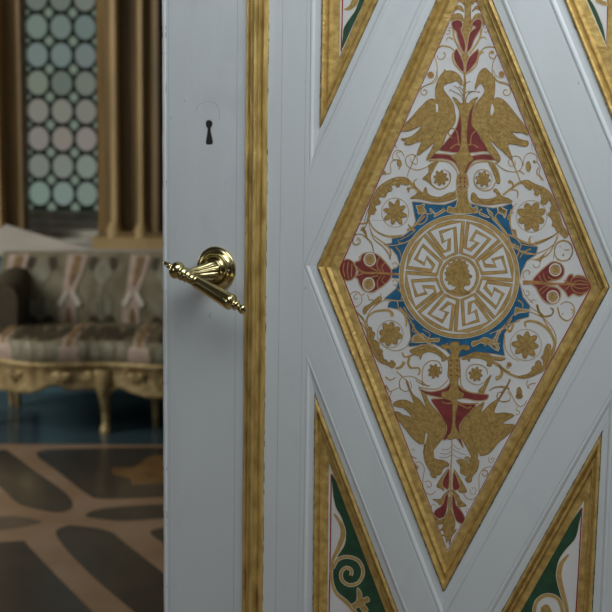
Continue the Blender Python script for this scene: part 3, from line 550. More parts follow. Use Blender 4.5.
for fn, c in [(tD, [(-45, 670), (-20, 560), (30, 470), (90, 395), (170, 345), (250, 345)]), (t8, [(150, 85), (230, 110), (300, 160), (345, 210), (375, 280), (400, 360), (445, 440)]), (tM, [(165, 215), (190, 300), (225, 370), (290, 430)]), (tO, [(400, 330), (390, 420), (350, 470), (260, 518)]),
              (tD, [(330, 450), (430, 475), (520, 462), (590, 425)]), (tE, [(100, 455), (170, 490), (250, 475), (330, 482)]), (tN, [(-40, 150), (40, 128), (110, 140), (165, 180)]), (tN, [(300, 190), (400, 165), (490, 190)]), (tE, [(215, 235), (250, 290), (262, 345)]), (tD, [(445, 230), (410, 270), (385, 325)])]:
    paint_line(q, fn(c), .7, 'goldd', 4.6, taper=1)
for fn, x_, y_, r_ in [(tD, 135, 400, 18), (tD, 95, 440, 18), (tD, 55, 490, 18), (tD, 190, 375, 14), (tD, 20, 560, 16), (t8, 250, 160, 16), (t8, 300, 215, 22), (t8, 345, 300, 18), (t8, 375, 370, 20), (t8, 205, 125, 12), (tM, 190, 230, 16), (tM, 205, 290, 18), (tM, 240, 350, 18), (tM, 275, 420, 16), (tO, 398, 315, 18), (tO, 330, 430, 20), (tO, 300, 465, 16), (tO, 365, 390, 16)]:
    x, y = fn([(x_, y_)])[0]; k_ = r_ * .147; paint_poly(q, [(x + k_ * (1 + .25 * math.sin(3 * a_)) * math.cos(a_), y + k_ * math.sin(a_)) for a_ in (0, 1, 2, 3, 4, 5)], 'gold', 3.8, outline='goldd', ow=.45)
for fn, c, w in [
    (tD, [(250, 335), (300, 385), (350, 430), (400, 455)], (3.6, 2.6)), (tD, [(322, 405), (300, 370), (304, 345), (322, 332)], (2.0, .8)), (tD, [(310, 392), (270, 395), (262, 425)], (1.6, 1.6)),
    (tD, [(255, 318), (262, 285), (285, 235), (310, 170)], (.7, 1.2)), (tD, [(322, 195), (295, 165), (258, 175), (240, 205), (262, 250), (320, 272), (378, 255), (425, 222)], (.8, 1.0)), (tD, [(322, 195), (318, 232), (285, 222), (278, 198)], (.8, .8)),
    (tD, [(235, 180), (210, 142), (175, 142), (155, 172), (162, 205), (192, 200)], (.8, .8)), (tD, [(205, 195), (180, 160), (215, 145)], (.6, .6)), (tD, [(88, 300), (140, 290), (140, 230), (170, 202), (205, 210), (212, 240), (192, 268)], (.8, 1.2)), (tD, [(180, 98), (172, 112), (190, 118)], (.6, .6)),
    (tD, [(540, 290), (545, 350), (505, 395), (455, 398), (410, 362), (365, 330)], (1.2, 1.6)), (tD, [(545, 345), (548, 300), (520, 275), (500, 268)], (1.0, .7)), (tD, [(600, 340), (588, 275), (540, 222), (470, 210), (400, 210)], (1.0, 1.6)),
    (tE, [(455, 358), (405, 360), (345, 400), (292, 442)], (2.8, 2.0)), (tE, [(362, 392), (358, 362), (340, 345), (330, 355), (348, 362)], (2.0, 1.2)), (tE, [(348, 404), (385, 412), (395, 435), (388, 460)], (1.4, 1.2)),
    (tE, [(350, 190), (328, 215), (345, 245), (375, 238), (372, 210)], (.8, .8)), (tE, [(340, 185), (395, 178), (425, 222), (412, 268), (370, 285), (300, 270), (240, 222)], (.8, 1.0)), (tE, [(345, 185), (378, 265), (412, 350)], (1.8, 1.0)), (tE, [(400, 275), (440, 300)], (1.6, .8)),
    (tE, [(430, 245), (440, 182), (478, 155), (518, 172), (524, 210), (505, 225)], (.8, .8)), (tE, [(522, 212), (545, 258), (540, 300), (572, 345)], (.8, 1.0)), (tE, [(535, 255), (522, 292), (550, 325), (555, 345)], (1.4, .8)), (tE, [(485, 90), (492, 140)], (.4, .4)),
    (tE, [(242, 355), (215, 400), (160, 412), (110, 385), (95, 330), (118, 280), (165, 268), (195, 285)], (1.4, .6)), (tE, [(42, 340), (52, 275), (100, 228), (170, 215), (240, 228), (262, 215)], (1.2, 1.4)), 
    (t8, [(85, 400), (110, 455), (160, 490), (230, 502), (300, 482), (372, 442), (398, 420)], (1.6, 1.6)), (t8, [(205, 500), (200, 470), (215, 450)], (3, .8)), (t8, [(240, 500), (300, 478), (360, 450)], (3.6, 1.4)), (t8, [(398, 438), (368, 505), (300, 548), (225, 572), (150, 560), (60, 480), (0, 380)], (1.2, 1.2)), (t8, [(390, 450), (340, 560), (280, 600)], (.8, 1.8)),
    (t8, [(98, 405), (112, 450)], (3.4, 1.6)), (t8, [(75, 400), (66, 350), (80, 270), (115, 225)], (.9, .6)), (t8, [(430, 385), (465, 440)], (1, 1.4)), (t8, [(390, 415), (440, 462)], (1, 1)),
    (t8, [(395, 612), (372, 570), (380, 510), (430, 482), (480, 505), (492, 560), (470, 612)], (1, 1.2)),
    (t7, [(228, 268), (262, 330), (320, 370), (385, 385), (460, 378)], (1.0, 2.6)), (t7, [(228, 272), (250, 360), (300, 405), (350, 440), (380, 490), (372, 535)], (.8, 1.6)), (t7, [(172, 298), (215, 290), (232, 262)], (1.8, 1.2)), (t7, [(180, 322), (205, 350), (215, 385)], (3.4, 1.2)), (t7, [(205, 385), (245, 420), (262, 480)], (1.0, 1.2)), (t7, [(145, 410), (165, 405), (160, 430), (135, 435), (122, 412), (140, 372), (180, 370), (210, 395)], (.8, .8)),
    (t7, [(498, 300), (520, 330), (545, 345)], (1.2, 3.0)), (t7, [(490, 345), (515, 325), (535, 318)], (2.4, 1.2)),
    (tM, [(160, 190), (150, 130), (190, 85), (250, 70), (300, 72), (322, 95), (318, 112)], (.9, 3.6)), (tM, [(140, 150), (175, 70), (240, 15), (290, -5)], (1, 1)), (tM, [(60, 85), (110, 110), (140, 165), (150, 220)], (1.4, 2.2)), (tM, [(75, 130), (120, 165), (150, 220)], (1.0, 1.4)), (tM, [(370, 60), (405, 95), (418, 150), (416, 180)], (3, 1.2)), (tM, [(440, 180), (445, 260), (415, 320), (350, 345), (290, 330), (240, 290)], (1.0, .6)),
    (tM, [(390, 355), (405, 385), (450, 378), (500, 345)], (1.6, 2.4)), (tM, [(440, 390), (430, 430), (450, 460), (500, 462), (510, 490), (495, 510)], (2.6, 1.4)), (tM, [(515, 345), (512, 395)], (2.6, 1.2)), (tM, [(405, 420), (380, 455), (345, 465)], (3.6, 2.2)), (tM, [(275, 522), (310, 545), (345, 525)], (1.8, .8)), (tM, [(350, 485), (390, 520), (430, 560), (440, 612)], (1.0, 1.0)), (tM, [(400, 520), (460, 520), (530, 560), (560, 590)], (.8, .8)), (tM, [(390, 520), (370, 560), (380, 612)], (.8, .8)),
    (t5, [(150, 0), (150, 50), (185, 85), (230, 75), (242, 40), (230, 10)], (.8, .8)), (t5, [(60, 95), (90, 85), (75, 130), (95, 170)], (.7, .9)), (t5, [(80, 90), (130, 65), (160, 60)], (.7, .7)), (t5, [(42, 40), (70, 80)], (2.4, 1.0)), (t5, [(275, 0), (320, 30), (385, 45)], (1, 1)),
    (tN, [(20, 380), (15, 320), (25, 250), (70, 210), (125, 215), (150, 260), (140, 300)], (1.0, .8)), (tN, [(0, 390), (60, 400), (130, 395), (190, 340)], (1.0, 1.0)), (tN, [(460, 300), (450, 260), (400, 235), (345, 240), (315, 280), (320, 330), (350, 360), (400, 372), (440, 350)], (1.0, .7)), (tN, [(275, 300), (280, 370), (310, 410), (380, 430), (440, 425)], (1.0, 1.2)), 
    (tN, [(490, 212), (530, 230), (575, 270), (612, 290)], (1.4, 2.4)), (tN, [(540, 235), (555, 275), (545, 310), (518, 320), (522, 345)], (2.6, 1.0)), (tN, [(612, 330), (580, 400), (545, 460), (520, 500)], (1.0, 1.4)), (tN, [(470, 415), (500, 395), (570, 385), (612, 400)], (.8, .8)), (tN, [(560, 425), (535, 425), (525, 460), (550, 485), (612, 480)], (.8, .8)),
    (t6, [(260, 75), (300, 72), (330, 0)], (2.6, 1.0)), (t6, [(340, 65), (390, 45), (440, 45), (480, 85), (512, 150), (545, 180), (575, 165), (590, 140)], (.8, .9)), (t6, [(440, 80), (398, 85), (388, 120), (420, 148), (465, 142), (482, 110), (460, 80)], (.8, .8)), (t6, [(612, 60), (590, 30), (600, 0)], (.8, .8)), (t6, [(525, 182), (520, 205), (540, 212), (538, 230), (515, 238)], (.7, .7)),
    (tO, [(245, 182), (238, 155), (270, 142), (330, 155), (390, 195), (425, 245), (440, 300), (425, 350)], (2.2, 3.2)), (tO, [(100, 185), (130, 170), (160, 155), (205, 140)], (1.4, 1.0)), (tO, [(108, 180), (135, 215), (160, 165)], (2.4, 2.4)), (tO, [(270, 80), (360, 120), (430, 200), (450, 290), (410, 420), (330, 500)], (.9, 1.0)), (tO, [(100, 240), (105, 330), (150, 390), (200, 415)], (1.0, .6)),
    (tO, [(0, 420), (60, 450), (110, 490), (180, 520), (240, 528)], (1.2, 3.0)), (tO, [(130, 460), (115, 462), (110, 450)], (1.0, 1.0)), (tO, [(75, 450), (85, 500), (70, 530), (45, 540)], (2.2, 1.4)), (tO, [(140, 540), (120, 580), (130, 612)], (1.2, .8)), (tO, [(0, 612), (40, 590), (110, 600)], (.8, .8)), (tO, [(310, 565), (270, 575), (255, 600)], (1.2, .8)), (tO, [(35, 405), (70, 412), (105, 400)], (1, 1)),
    (tO, [(320, 30), (335, 80), (360, 108)], (2.6, 2.4)), (tO, [(355, 110), (410, 105), (432, 80), (425, 55)], (1.4, 1.4))]:
    paint_line(q, fn(c), w, 'goldl', 3)
for fn, bx, by, r, s in [(tD, 200, 225, 2.2, 1.6), (tD, 97, 290, 1.6, 1.2), (tE, 466, 248, 2.6, 2.0), (tO, 132, 438, 2.3, 1), (t6, 540, 85, 2.8, 2), (t6, 540, 110, 3.6, .7), (tM, 270, 605, 1.6, 1.6), (t7, 500, 60, 1.5, 1), (tM, 135, 75, 2, 1.6), (tD, 510, 0, 1, 1), (tE, 505, 215, 1.2, 1)]:
    x, y = fn([(bx, by)])[0]; paint_poly(q, [(x + r * math.cos(k), y + r * s * math.sin(k)) for k in (0, 1, 2, 3, 4, 5)], 'gold', 4.2, outline='goldd', ow=.4)
# gold motifs on the blue ground
g6 = lambda p: T(400, 190, 60, p); g7 = lambda p: T(480, 190, 60, p)
for fn, p in [(g6, [(165, 160), (200, 158), (250, 140), (245, 180), (268, 215), (235, 235), (190, 245), (180, 200)]), (g6, [(310, 185), (340, 215), (370, 238), (440, 195), (455, 215), (400, 250), (350, 275), (355, 245), (312, 215)]), (lambda p: p, [(457, 186), (467, 186), (468, 192), (468.5, 199), (471, 205), (473, 208), (476.5, 206), (478, 209), (475, 212.6), (462, 213.6), (449, 212.8), (447.5, 209), (449.5, 206), (453, 208), (456, 206), (457.5, 199), (456.5, 192)]),
              (g7, [(178, 175), (210, 170), (245, 195), (280, 205), (258, 235), (250, 290), (235, 255), (195, 235)]), (g7, [(70, 190), (95, 205), (130, 240), (125, 270), (100, 255)]), (g7, [(-5, 225), (40, 245), (100, 280), (60, 275), (0, 250)]), (g7, [(120, 285), (160, 290), (200, 350), (260, 420), (275, 450), (240, 425), (180, 350)]),
              (tN, [(355, 80), (400, 70), (440, 50), (490, 68), (530, 100), (540, 130), (500, 125), (480, 100), (440, 95), (410, 88), (360, 112)]), (tN, [(520, 90), (540, 10), (530, 5), (505, 70)]), (tN, [(15, 20), (60, 55), (130, 55), (125, 80), (80, 80), (60, 95), (20, 60)]), (tM, [(465, 245), (500, 235), (545, 265), (550, 285), (500, 290), (460, 285)]),
              (tO, [(175, 50), (210, 60), (270, 65), (255, 80), (190, 90), (170, 105)]), (tO, [(0, 285), (30, 300), (60, 345), (40, 340), (0, 310)]), (tO, [(90, 190), (60, 240), (30, 300), (20, 290), (60, 220)]),
              (t8, [(-10, 250), (10, 252), (45, 275), (35, 325), (15, 290), (-10, 285)])]:
    paint_poly(q, fn(p), 'gold', 3.6, outline='cream', ow=.5)
for fn, c, w in [(g6, [(170, 340), (200, 290), (262, 230), (280, 280), (250, 330), (200, 350), (170, 330)], 1.2), (g6, [(262, 245), (330, 240)], 1.0), (g6, [(130, 370), (165, 340), (155, 320)], 1.0), (g6, [(0, 545), (60, 535), (110, 505)], 1.3), (g6, [(0, 510), (80, 470), (150, 420)], .8), (g7, [(180, 180), (185, 230), (158, 270), (190, 330), (240, 400), (290, 470), (320, 540), (400, 580)], 1.1), (g7, [(280, 455), (340, 470), (400, 530)], 1.2), (g7, [(400, 530), (420, 560), (400, 612)], 1.2), (g7, [(300, 260), (320, 200), (312, 330), (330, 440)], .8),
                 (t8, [(60, 440), (130, 480), (150, 505), (240, 520)], 1.0), (t8, [(50, 440), (70, 500), (130, 545), (240, 575)], 1.2), (tM, [(375, 50), (440, 130), (480, 210), (560, 290), (612, 300)], 1.0), (tM, [(440, 150), (470, 170), (460, 210), (500, 225)], .9), (tM, [(450, 290), (480, 240)], .9), (tM, [(560, 265), (580, 230), (530, 200)], .8), (tL, [(470, 470), (530, 480), (600, 480)], 1.2), (tL, [(560, 480), (570, 540)], 1.0), (tO, [(110, 160), (150, 110), (180, 90), (280, 65)], 1.0), (tO, [(105, 165), (70, 200), (0, 230)], 1.0), (tO, [(0, 375), (60, 395), (100, 395)], 1.0), (tN, [(160, 110), (190, 90)], 1), (t7, [(345, 440), (400, 445), (470, 430)], 1.0), (t7, [(430, 405), (440, 440)], .8), (tN, [(100, 100), (0, 100)], .8)]:
    paint_line(q, fn(c), w, 'tan', 4)
for c, w in [([(443, 208), (448, 212), (455, 211)], (1.6, .8)), ([(482, 209), (476, 213), (470, 212)], (1.6, .8)), ([(396, 247), (400, 252), (401, 258)], (1.4, .6)), ([(520, 258), (524, 252), (531, 249)], (1.0, 1.6)), ([(514, 243), (519, 250), (517, 257)], (.8, 1.6)), ([(518, 300), (523, 304), (521, 311)], (1.6, .8)), ([(398, 289), (402, 294), (401, 300)], (1.6, .8)),
             ([(412, 322), (416, 330), (424, 337)], (1.0, 1.4)), ([(499, 332), (492, 340), (484, 346)], (1.0, 1.4)), ([(424, 340), (430, 342), (436, 340)], (1.8, .8)), ([(500, 344), (494, 342), (489, 346)], (1.8, .8)), ([(491, 215), (497, 221), (503, 230), (509, 238)], (1.8, 1.2)), ([(425, 216), (419, 222), (413, 228)], (1.8, 1.0)), ([(404, 307), (408, 314), (414, 320)], (1.6, 1.0)), ([(512, 318), (507, 326), (501, 331)], (1.6, 1.0)), ([(514, 212), (509, 215), (508, 220)], (.9, 1.4))]:
    paint_line(q, c, w, 'goldl', 4.4)
paint_poly(q, [(458.5, 174), (466, 174), (468.5, 181), (468, 188), (462.5, 191), (457, 188), (456.5, 181)], 'gold', 3.7, outline='tan', ow=.7)
for yy in (177, 181, 185):
    for xx in (460.2, 464.4): paint_line(q, [(xx, yy), (xx + .9, yy + 2)], 1.3, 'red', 5, smooth=False)
tag(q.build('painted_scrollwork', dp), 'gilt acanthus scrolls and tendrils around the medallion')
tag(bg.build('painted_ground', dp), 'blue star field with thin red border line')
# ---- triangular panels
def tri_panel(k, red, green, golds, strokes, lab, thin=None):
    q = MB(); PLANE[0] = -.004
    paint_line(q, red, 1.3, 'redl', 2, smooth=False)
    for g in green: paint_poly(q, g, 'green', 1, smooth=False, outline='cream', ow=1.0)
    for c, w in strokes:
        paint_line(q, c, [v + 1.2 for v in w], 'cream', 2); paint_line(q, c, w, 'goldl', 3)
    for g in golds: paint_poly(q, g, 'gold', 3, outline='cream', ow=.6)
    q.build('painted_scroll', PAN[k])
u = lambda p: [(290 + x * .3625, 390 + y * .3625) for x, y in p]
tri_panel('bl', u([(114, 232), (112, 400), (108, 612), (107, 720)]),
          [cr(u([(118, 232), (116, 270), (124, 320), (140, 350), (152, 390), (150, 425), (132, 455), (116, 488), (112, 530), (128, 566), (160, 592), (190, 620), (220, 680), (286, 680), (266, 612), (220, 480), (170, 345)]), True, 4)],
          [u([(186, 545), (198, 560), (200, 574), (214, 570), (220, 582), (206, 590), (216, 606), (204, 614), (190, 598), (178, 606), (170, 592), (184, 580)])],
          [(u([(122, 342), (142, 372), (146, 402), (132, 440), (118, 470), (114, 515), (126, 558), (160, 590), (200, 640)]), [1.4, 3.8, 4.8, 4.0, 2.8, 2.4, 2.8, 3.6, 3.0]),
           (u([(118, 492), (132, 468), (160, 460), (190, 472), (202, 502), (190, 530), (164, 538), (144, 524), (142, 502), (156, 490), (170, 498), (168, 512)]), [2.6] * 12),], '')
v = lambda p: [(490 + x * .2976, 430 + y * .2976) for x, y in p]
tri_panel('br', v([(309, 262), (300, 430), (289, 612), (284, 720)]),
          [cr(v([(309, 258), (254, 338), (190, 446), (92, 622), (46, 700), (150, 700), (146, 600), (160, 565), (200, 550), (235, 570), (240, 620), (270, 700), (262, 620), (238, 545), (225, 490), (232, 440), (258, 400), (288, 365), (302, 310)]), True, 4)],
          [v([(170, 600), (190, 585), (205, 600), (215, 640), (180, 640)])],
          [(v([(264, 418), (240, 450), (232, 490), (244, 545), (258, 600), (262, 660)]), [1.6, 4.2, 5, 4.4, 3.4, 3]),
           (v([(150, 650), (150, 600), (165, 568), (195, 555), (228, 568), (244, 610), (245, 650)]), [3.2] * 7)], '')
w_ = lambda p: [(290 + x * .2287, y * .2287) for x, y in p]
tri_panel('tl', w_([(224, 225), (228, 100), (232, -100), (238, -600)]),
          [cr(w_([(226, 222), (229, 160), (234, 122), (258, 82), (284, 45), (300, 0), (340, -80), (400, -200), (470, -330), (500, -330), (400, -130), (326, 10), (276, 115)]), True, 4)], [w_([(236, 40), (255, 46), (280, 35), (300, 5), (290, -30), (270, 0), (258, 25)])],
          [(w_([(240, -60), (290, -40), (320, -90), (290, -140)]), [2, 3, 3, 2])], '')
z_ = lambda p: [(560 + x * .1962, y * .1962) for x, y in p]
tri_panel('tr', z_([(240, 225), (244, 0), (250, -300), (256, -700)]),
          [cr(z_([(239, 240), (234, 200), (222, 140), (204, 90), (184, 45), (158, 0), (110, -60), (40, -200), (-20, -300), (40, -180), (132, -5), (184, 112)]), True, 4)], [z_([(180, 5), (205, 22), (240, 30), (238, 10), (215, 0), (195, -15)])],
          [(z_([(180, -10), (220, -40), (235, -90)]), [2, 3, 2])], '')
# ------------------------------------------------------------------ the room beyond
def st(o): o['kind'] = 'structure'; return o
XL, XR, YN, YF, ZC = -3.6, 3.0, -2.6, 8.2, 3.9
YD = 5.92; DP_ = DP
fl = MB(); fl.box((XL, YN, -.12), (XR, YF, 0), 'fband'); floor = st(fl.build('floor'))
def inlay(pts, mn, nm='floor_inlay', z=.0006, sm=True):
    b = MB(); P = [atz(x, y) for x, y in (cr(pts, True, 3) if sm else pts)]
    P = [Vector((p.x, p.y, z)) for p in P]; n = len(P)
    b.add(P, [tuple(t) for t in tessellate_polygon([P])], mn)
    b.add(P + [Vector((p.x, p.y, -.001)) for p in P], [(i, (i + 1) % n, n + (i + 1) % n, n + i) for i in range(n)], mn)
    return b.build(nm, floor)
zf = lambda p: [(x * .2972, 430 + y * .2972) for x, y in p]
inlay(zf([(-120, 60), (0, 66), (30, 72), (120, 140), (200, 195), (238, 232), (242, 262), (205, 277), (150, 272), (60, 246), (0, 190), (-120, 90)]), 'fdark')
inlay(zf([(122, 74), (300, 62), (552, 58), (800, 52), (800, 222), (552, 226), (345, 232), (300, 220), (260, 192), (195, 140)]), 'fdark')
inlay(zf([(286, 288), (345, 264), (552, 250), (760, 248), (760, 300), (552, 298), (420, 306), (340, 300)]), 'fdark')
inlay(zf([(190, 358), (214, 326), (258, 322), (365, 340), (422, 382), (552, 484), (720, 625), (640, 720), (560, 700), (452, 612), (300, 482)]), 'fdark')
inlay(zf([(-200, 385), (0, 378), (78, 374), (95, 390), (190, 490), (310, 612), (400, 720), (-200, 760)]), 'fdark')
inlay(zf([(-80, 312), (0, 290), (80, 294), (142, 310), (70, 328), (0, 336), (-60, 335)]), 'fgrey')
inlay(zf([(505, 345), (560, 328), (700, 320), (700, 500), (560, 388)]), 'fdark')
inlay([(p[0], p[1]) for p in zf([(380, 128), (450, 125), (500, 92), (560, 88), (640, 110), (640, 180), (560, 178), (450, 186), (440, 165), (385, 150)])], 'fbrown', z=.0010)
bb = [atz(-200, 446), atz(330, 440)]
b = MB(); b.add([(XL, YD - .01, .0004), (XR, YD - .01, .0004), (XR, bb[1].y, .0004), (XL, bb[0].y, .0004)], [(0, 1, 2, 3)], 'fblue'); b.build('floor_border', floor)
# dado wall, ledge, upper wall with the recess and the leaded window
ZL = at(60, 249, YD - .03).z
w = MB(); w.box((XL, YD, 0), (XR, YD + .12, ZL - .035), 'dado'); st(w.build('wall_dado'))
w = MB(); w.box((XL, YD - .025, 0), (XR, YD - .002, .10), 'dado'); st(w.build('baseboard_back'))
w = MB(); w.box((at(-40, 400, YD).x, YD - .03, .10), (at(34, 400, YD).x, YD - .003, .52), 'dadod'); st(w.build('trim_3'))
lg = MB()
zz = ZL; ya, yb = YD - .05, 6.17
lg.box((XL, ya, zz - .035), (at(320, 251, YD).x, YD + .35, zz), 'marble')
q0 = [at(-330, 250, ya), at(90, 249, ya + .02), at(90, 249, ya + .04), at(40, 235, yb), at(0, 223, yb), at(-60, 205, yb), at(-330, 205, yb)]
q0[0].z = q0[1].z = q0[2].z = zz + .001; n = len(q0)
lg.add([tuple(p) for p in q0] + [(p.x, p.y, zz - .03) for p in q0], [tuple(range(n)), tuple(reversed(range(n, 2 * n)))] + [(i, (i + 1) % n, n + (i + 1) % n, n + i) for i in range(n)], 'marble')
st(lg.build('trim_1'))
YW = 6.95
def X(px, Y): return at(px, 150, Y).x
def Zp(py, Y, px=60): return at(px, py, Y).z
sl = MB()   # stepped grey stone sill under the glass
for k, (y0, y1, Ya) in enumerate([(212, 222, 6.80), (221, 231, 6.62), (230, 240, 6.42), (239, 262, 6.28)]):
    mt_ = 'stone' if k % 2 else 'stone'
    sl.box((X(-20, Ya), Ya, ZL - .4), (X(104, Ya), 7.1, Zp(y0, Ya)), mt_)
st(sl.build('trim_2'))
# window: leaded roundels
wx0, wx1 = X(26.5, YW), X(101, YW); wz0 = Zp(207, YW); wz1 = 3.0
win = bpy.data.objects.new('window_1', None); COL.objects.link(win); win.location = ((wx0 + wx1) / 2, YW, wz0)
tag(win, 'tall leaded window of small pale green round panes in a brown timber recess', 'window', kind='structure')
cx0, dxp = X(39.2, YW), (X(86.6, YW) - X(39.2, YW)) / 2
cz0 = Zp(193.5, YW); dzp = (Zp(-0, YW) - Zp(193.5, YW)) / 7.0 * 7 / 6.95
rowc = {0: (132, 160, 146), 1: (128, 142, 128), 2: (152, 144, 132), 3: (138, 138, 122), 4: (122, 132, 116), 5: (112, 134, 126), 6: (112, 138, 126), 7: (112, 128, 112)}
ol = win.location
gl = MB(); cache = {}
for r in range(14):
    for c in range(3):
        base = rowc.get(r, (112, 130, 118)); j = random.uniform(-7, 7)
        col = tuple(max(0, v_ + j + random.uniform(-3, 3)) for v_ in base)
        if r == 4 and c == 1: col = (98, 116, 102)
        nm = 'glass_%d_%d' % (r, c); M[nm] = emi(nm, srgb(*[v_ * .62 + 46 for v_ in col]), .72)
        X0, Z0 = cx0 + c * dxp, cz0 + r * dzp
        if Z0 > wz1 - .05: continue
        rx_, rz_ = dxp * .435, dzp * .44
        vs = [(X0 + rx_ * math.cos(2 * PI * i / 20) - ol.x, -.006, Z0 + rz_ * math.sin(2 * PI * i / 20) - ol.z) for i in range(20)]
        gl.add(vs, [tuple(range(20))], nm)
M['glass_d'] = emi('glass_diamond', srgb(122, 136, 122), .72)
for r in range(-1, 13):
    for c in range(-1, 3):
        X0, Z0 = cx0 + (c + .5) * dxp, cz0 + (r + .5) * dzp
        if Z0 > wz1 - .05: continue
        a_, b__ = dxp * .21, dzp * .21
        xs = [max(wx0 + .004, X0 - a_), X0, min(wx1 - .004, X0 + a_)]
        gl.add([(xs[0] - ol.x, -.006, Z0 - ol.z), (X0 - ol.x, -.006, Z0 - b__ - ol.z), (xs[2] - ol.x, -.006, Z0 - ol.z), (X0 - ol.x, -.006, Z0 + b__ - ol.z)], [(0, 1, 2, 3)], 'glass_d')
gl.build('panes', win)
ld = MB(); ld.box((wx0 - .02 - ol.x, 0, -.02), (wx1 + .02 - ol.x, .03, wz1 - ol.z), 'lead')
for r in range(14):
    for c in range(3):
        X0, Z0 = cx0 + c * dxp, cz0 + r * dzp
        if Z0 > wz1 - .05: continue
        rows = []
        for i in range(21):
            a_ = 2 * PI * i / 20; rows.append([(X0 + dxp * k * math.cos(a_) - ol.x, -h, Z0 + dzp * k * math.sin(a_) - ol.z) for k, h in ((.43, .004), (.445, .012), (.475, .012), (.495, .004))])
        ld.grid(rows, 'lead')
ld.build('leading', win)
# timber pilasters; window light on the beads is put into a paler wood
def column(name, prof, z0, z1, mn, lab):
    """prof: (px, Y, material) points of a plan, extruded upwards"""
    b = MB()
    for (p, Ya, ma), (q_, Yb, mb_) in zip(prof, prof[1:]):
        x0, x1 = X(p, Ya), X(q_, Yb)
        b.add([(x0, Ya, z0), (x1, Yb, z0), (x1, Yb, z1), (x0, Ya, z1)], [(0, 1, 2, 3)], ma)
    x0, x1 = X(prof[0][0], prof[0][1]), X(prof[-1][0], prof[-1][1])
    b.add([(x0, prof[0][1], z0), (x1, prof[-1][1], z0), (x1, 7.1, z0), (x0, 7.1, z0), (x0, prof[0][1], z1), (x1, prof[-1][1], z1), (x1, 7.1, z1), (x0, 7.1, z1)], [(1, 2, 6, 5), (2, 3, 7, 6), (3, 0, 4, 7), (4, 5, 6, 7)], mn)
    return b
YP = 6.02
c = column('p', [(97, 6.9, 'wood'), (98, YP + .06, 'wood'), (106, YP, 'wood'), (110.5, YP, 'woodl'), (112.5, YP - .022, 'woodl'), (115.5, YP - .03, 'woodl'), (118, YP - .022, 'woodl'), (119.5, YP + .01, 'wood'), (121, YP + .05, 'wood'), (136, YP + .05, 'wood'), (137.5, YP, 'woodl'), (139.5, YP - .024, 'woodl'), (142, YP - .03, 'woodl'), (144, YP - .02, 'woodl'), (146, YP + .01, 'wood'), (151, YP + .015, 'wood'), (153, YP - .01, 'wood'), (158, YP - .015, 'wood'), (160, YP + .03, 'wood'), (176, YP + .03, 'wood'), (240, YP + .03, 'wood')], ZL + .0, ZC, 'wood', '')
pil = c.build('pilaster'); tag(pil, 'brown timber pilaster with beads coloured paler for window light right of the leaded window', 'pilaster', 'timber pilasters flanking the window')
b = MB(); 
b.box((X(94, YP), YP - .075, ZL), (X(240, YP), YP + .1, ZL + .055), 'woodl')
b.box((X(99, YP), YP - .05, ZL + .055), (X(238, YP), YP + .1, ZL + .08), 'wood')
for a_, e_ in ((106, 122), (134, 149)):
    rows = []
    for i in range(9):
        t = PI * i / 8; xm = (X(a_, YP) + X(e_, YP)) / 2; hw = (X(e_, YP) - X(a_, YP)) / 2
        rows.append([(xm - hw * math.cos(t) * k, YP + .01 - .06 * math.sin(t) * k, z) for k, z in ((1.3, ZL + .05), (1.2, ZL + .08), (.85, ZL + .1), (.75, ZL + .125))])
    b.grid(rows, 'woodl')
b.build('plinth', pil)
c = column('p', [(-260, YP + .1, 'wood'), (-60, YP + .1, 'wood'), (-8, YP + .1, 'wood'), (-6, YP - .0, 'woodl'), (-1, YP, 'woodl'), (3, YP + .03, 'wood'), (8, YP + .08, 'wood'), (17, YP + .10, 'wood'), (19, YP + .07, 'wood'), (22, YP + .07, 'wood'), (25.5, YP + .14, 'wood'), (26.5, YP + .5, 'wood'), (27.5, 6.9, 'wood')], ZL - .3, ZC, 'wood', '')
pl = c.build('pilaster'); tag(pl, 'brown timber pilaster forming the left jamb of the leaded window', 'pilaster', 'timber pilasters flanking the window')
# shell
for nm, a_, b__, mt_ in [('wall_back', (XL, 7.1, 0), (XR, 7.3, ZC), 'wall'), ('wall_left', (XL - .1, YN, 0), (XL, 7.3, ZC), 'wall'), ('wall_right', (XR, YN, 0), (XR + .1, 7.3, ZC), 'wall'), ('wall_near', (XL, YN - .1, 0), (XR, YN, ZC), 'wall'), ('ceiling', (XL, YN, ZC), (XR, 7.3, ZC + .1), 'wall')]:
    b = MB(); b.box(a_, b__, mt_); st(b.build(nm))
M['pane_glow'] = emi('added_pane_glow', (.85, .92, 1.0), 5)  # glow for the panes of the added window
w2 = bpy.data.objects.new('added_window', None); COL.objects.link(w2); w2.location = (XL, -1.85, 1.3); w2.rotation_euler = (0, 0, -PI / 2)  # added window out of view, its glowing panes give the brass a reflection
tag(w2, 'added unseen glowing window in the left wall, reflected in the brass', 'window', kind='structure')
b = MB(); b.box((-.55, .01, .0), (.55, .03, 1.9), 'pane_glow'); b.build('panes', w2)
b = MB()
for x in (-.6, -.03, .54): b.box((x, 0, -.05), (x + .06, .06, 1.95), 'paint')
for z in (-.05, .6, 1.25, 1.9): b.box((-.6, 0, z), (.6, .055, z + .05), 'paint')
b.build('window_frame', w2)
# partition wall the door hangs on
hp = DP + LX * (HINGE + .02); b = MB(); b.box((hp.x + .02, hp.y - .02, 0), (XR, hp.y + .22, ZC), 'wall'); st(b.build('wall_partition'))
# ------------------------------------------------------------------ the settee
sofa = bpy.data.objects.new('settee', None); COL.objects.link(sofa)
tag(sofa, 'low gilt-framed settee in striped green and pink damask under the leaded window', 'sofa')
S0 = Vector((at(105, 447, 5.1).x, 5.2, 0)); sofa.location = S0
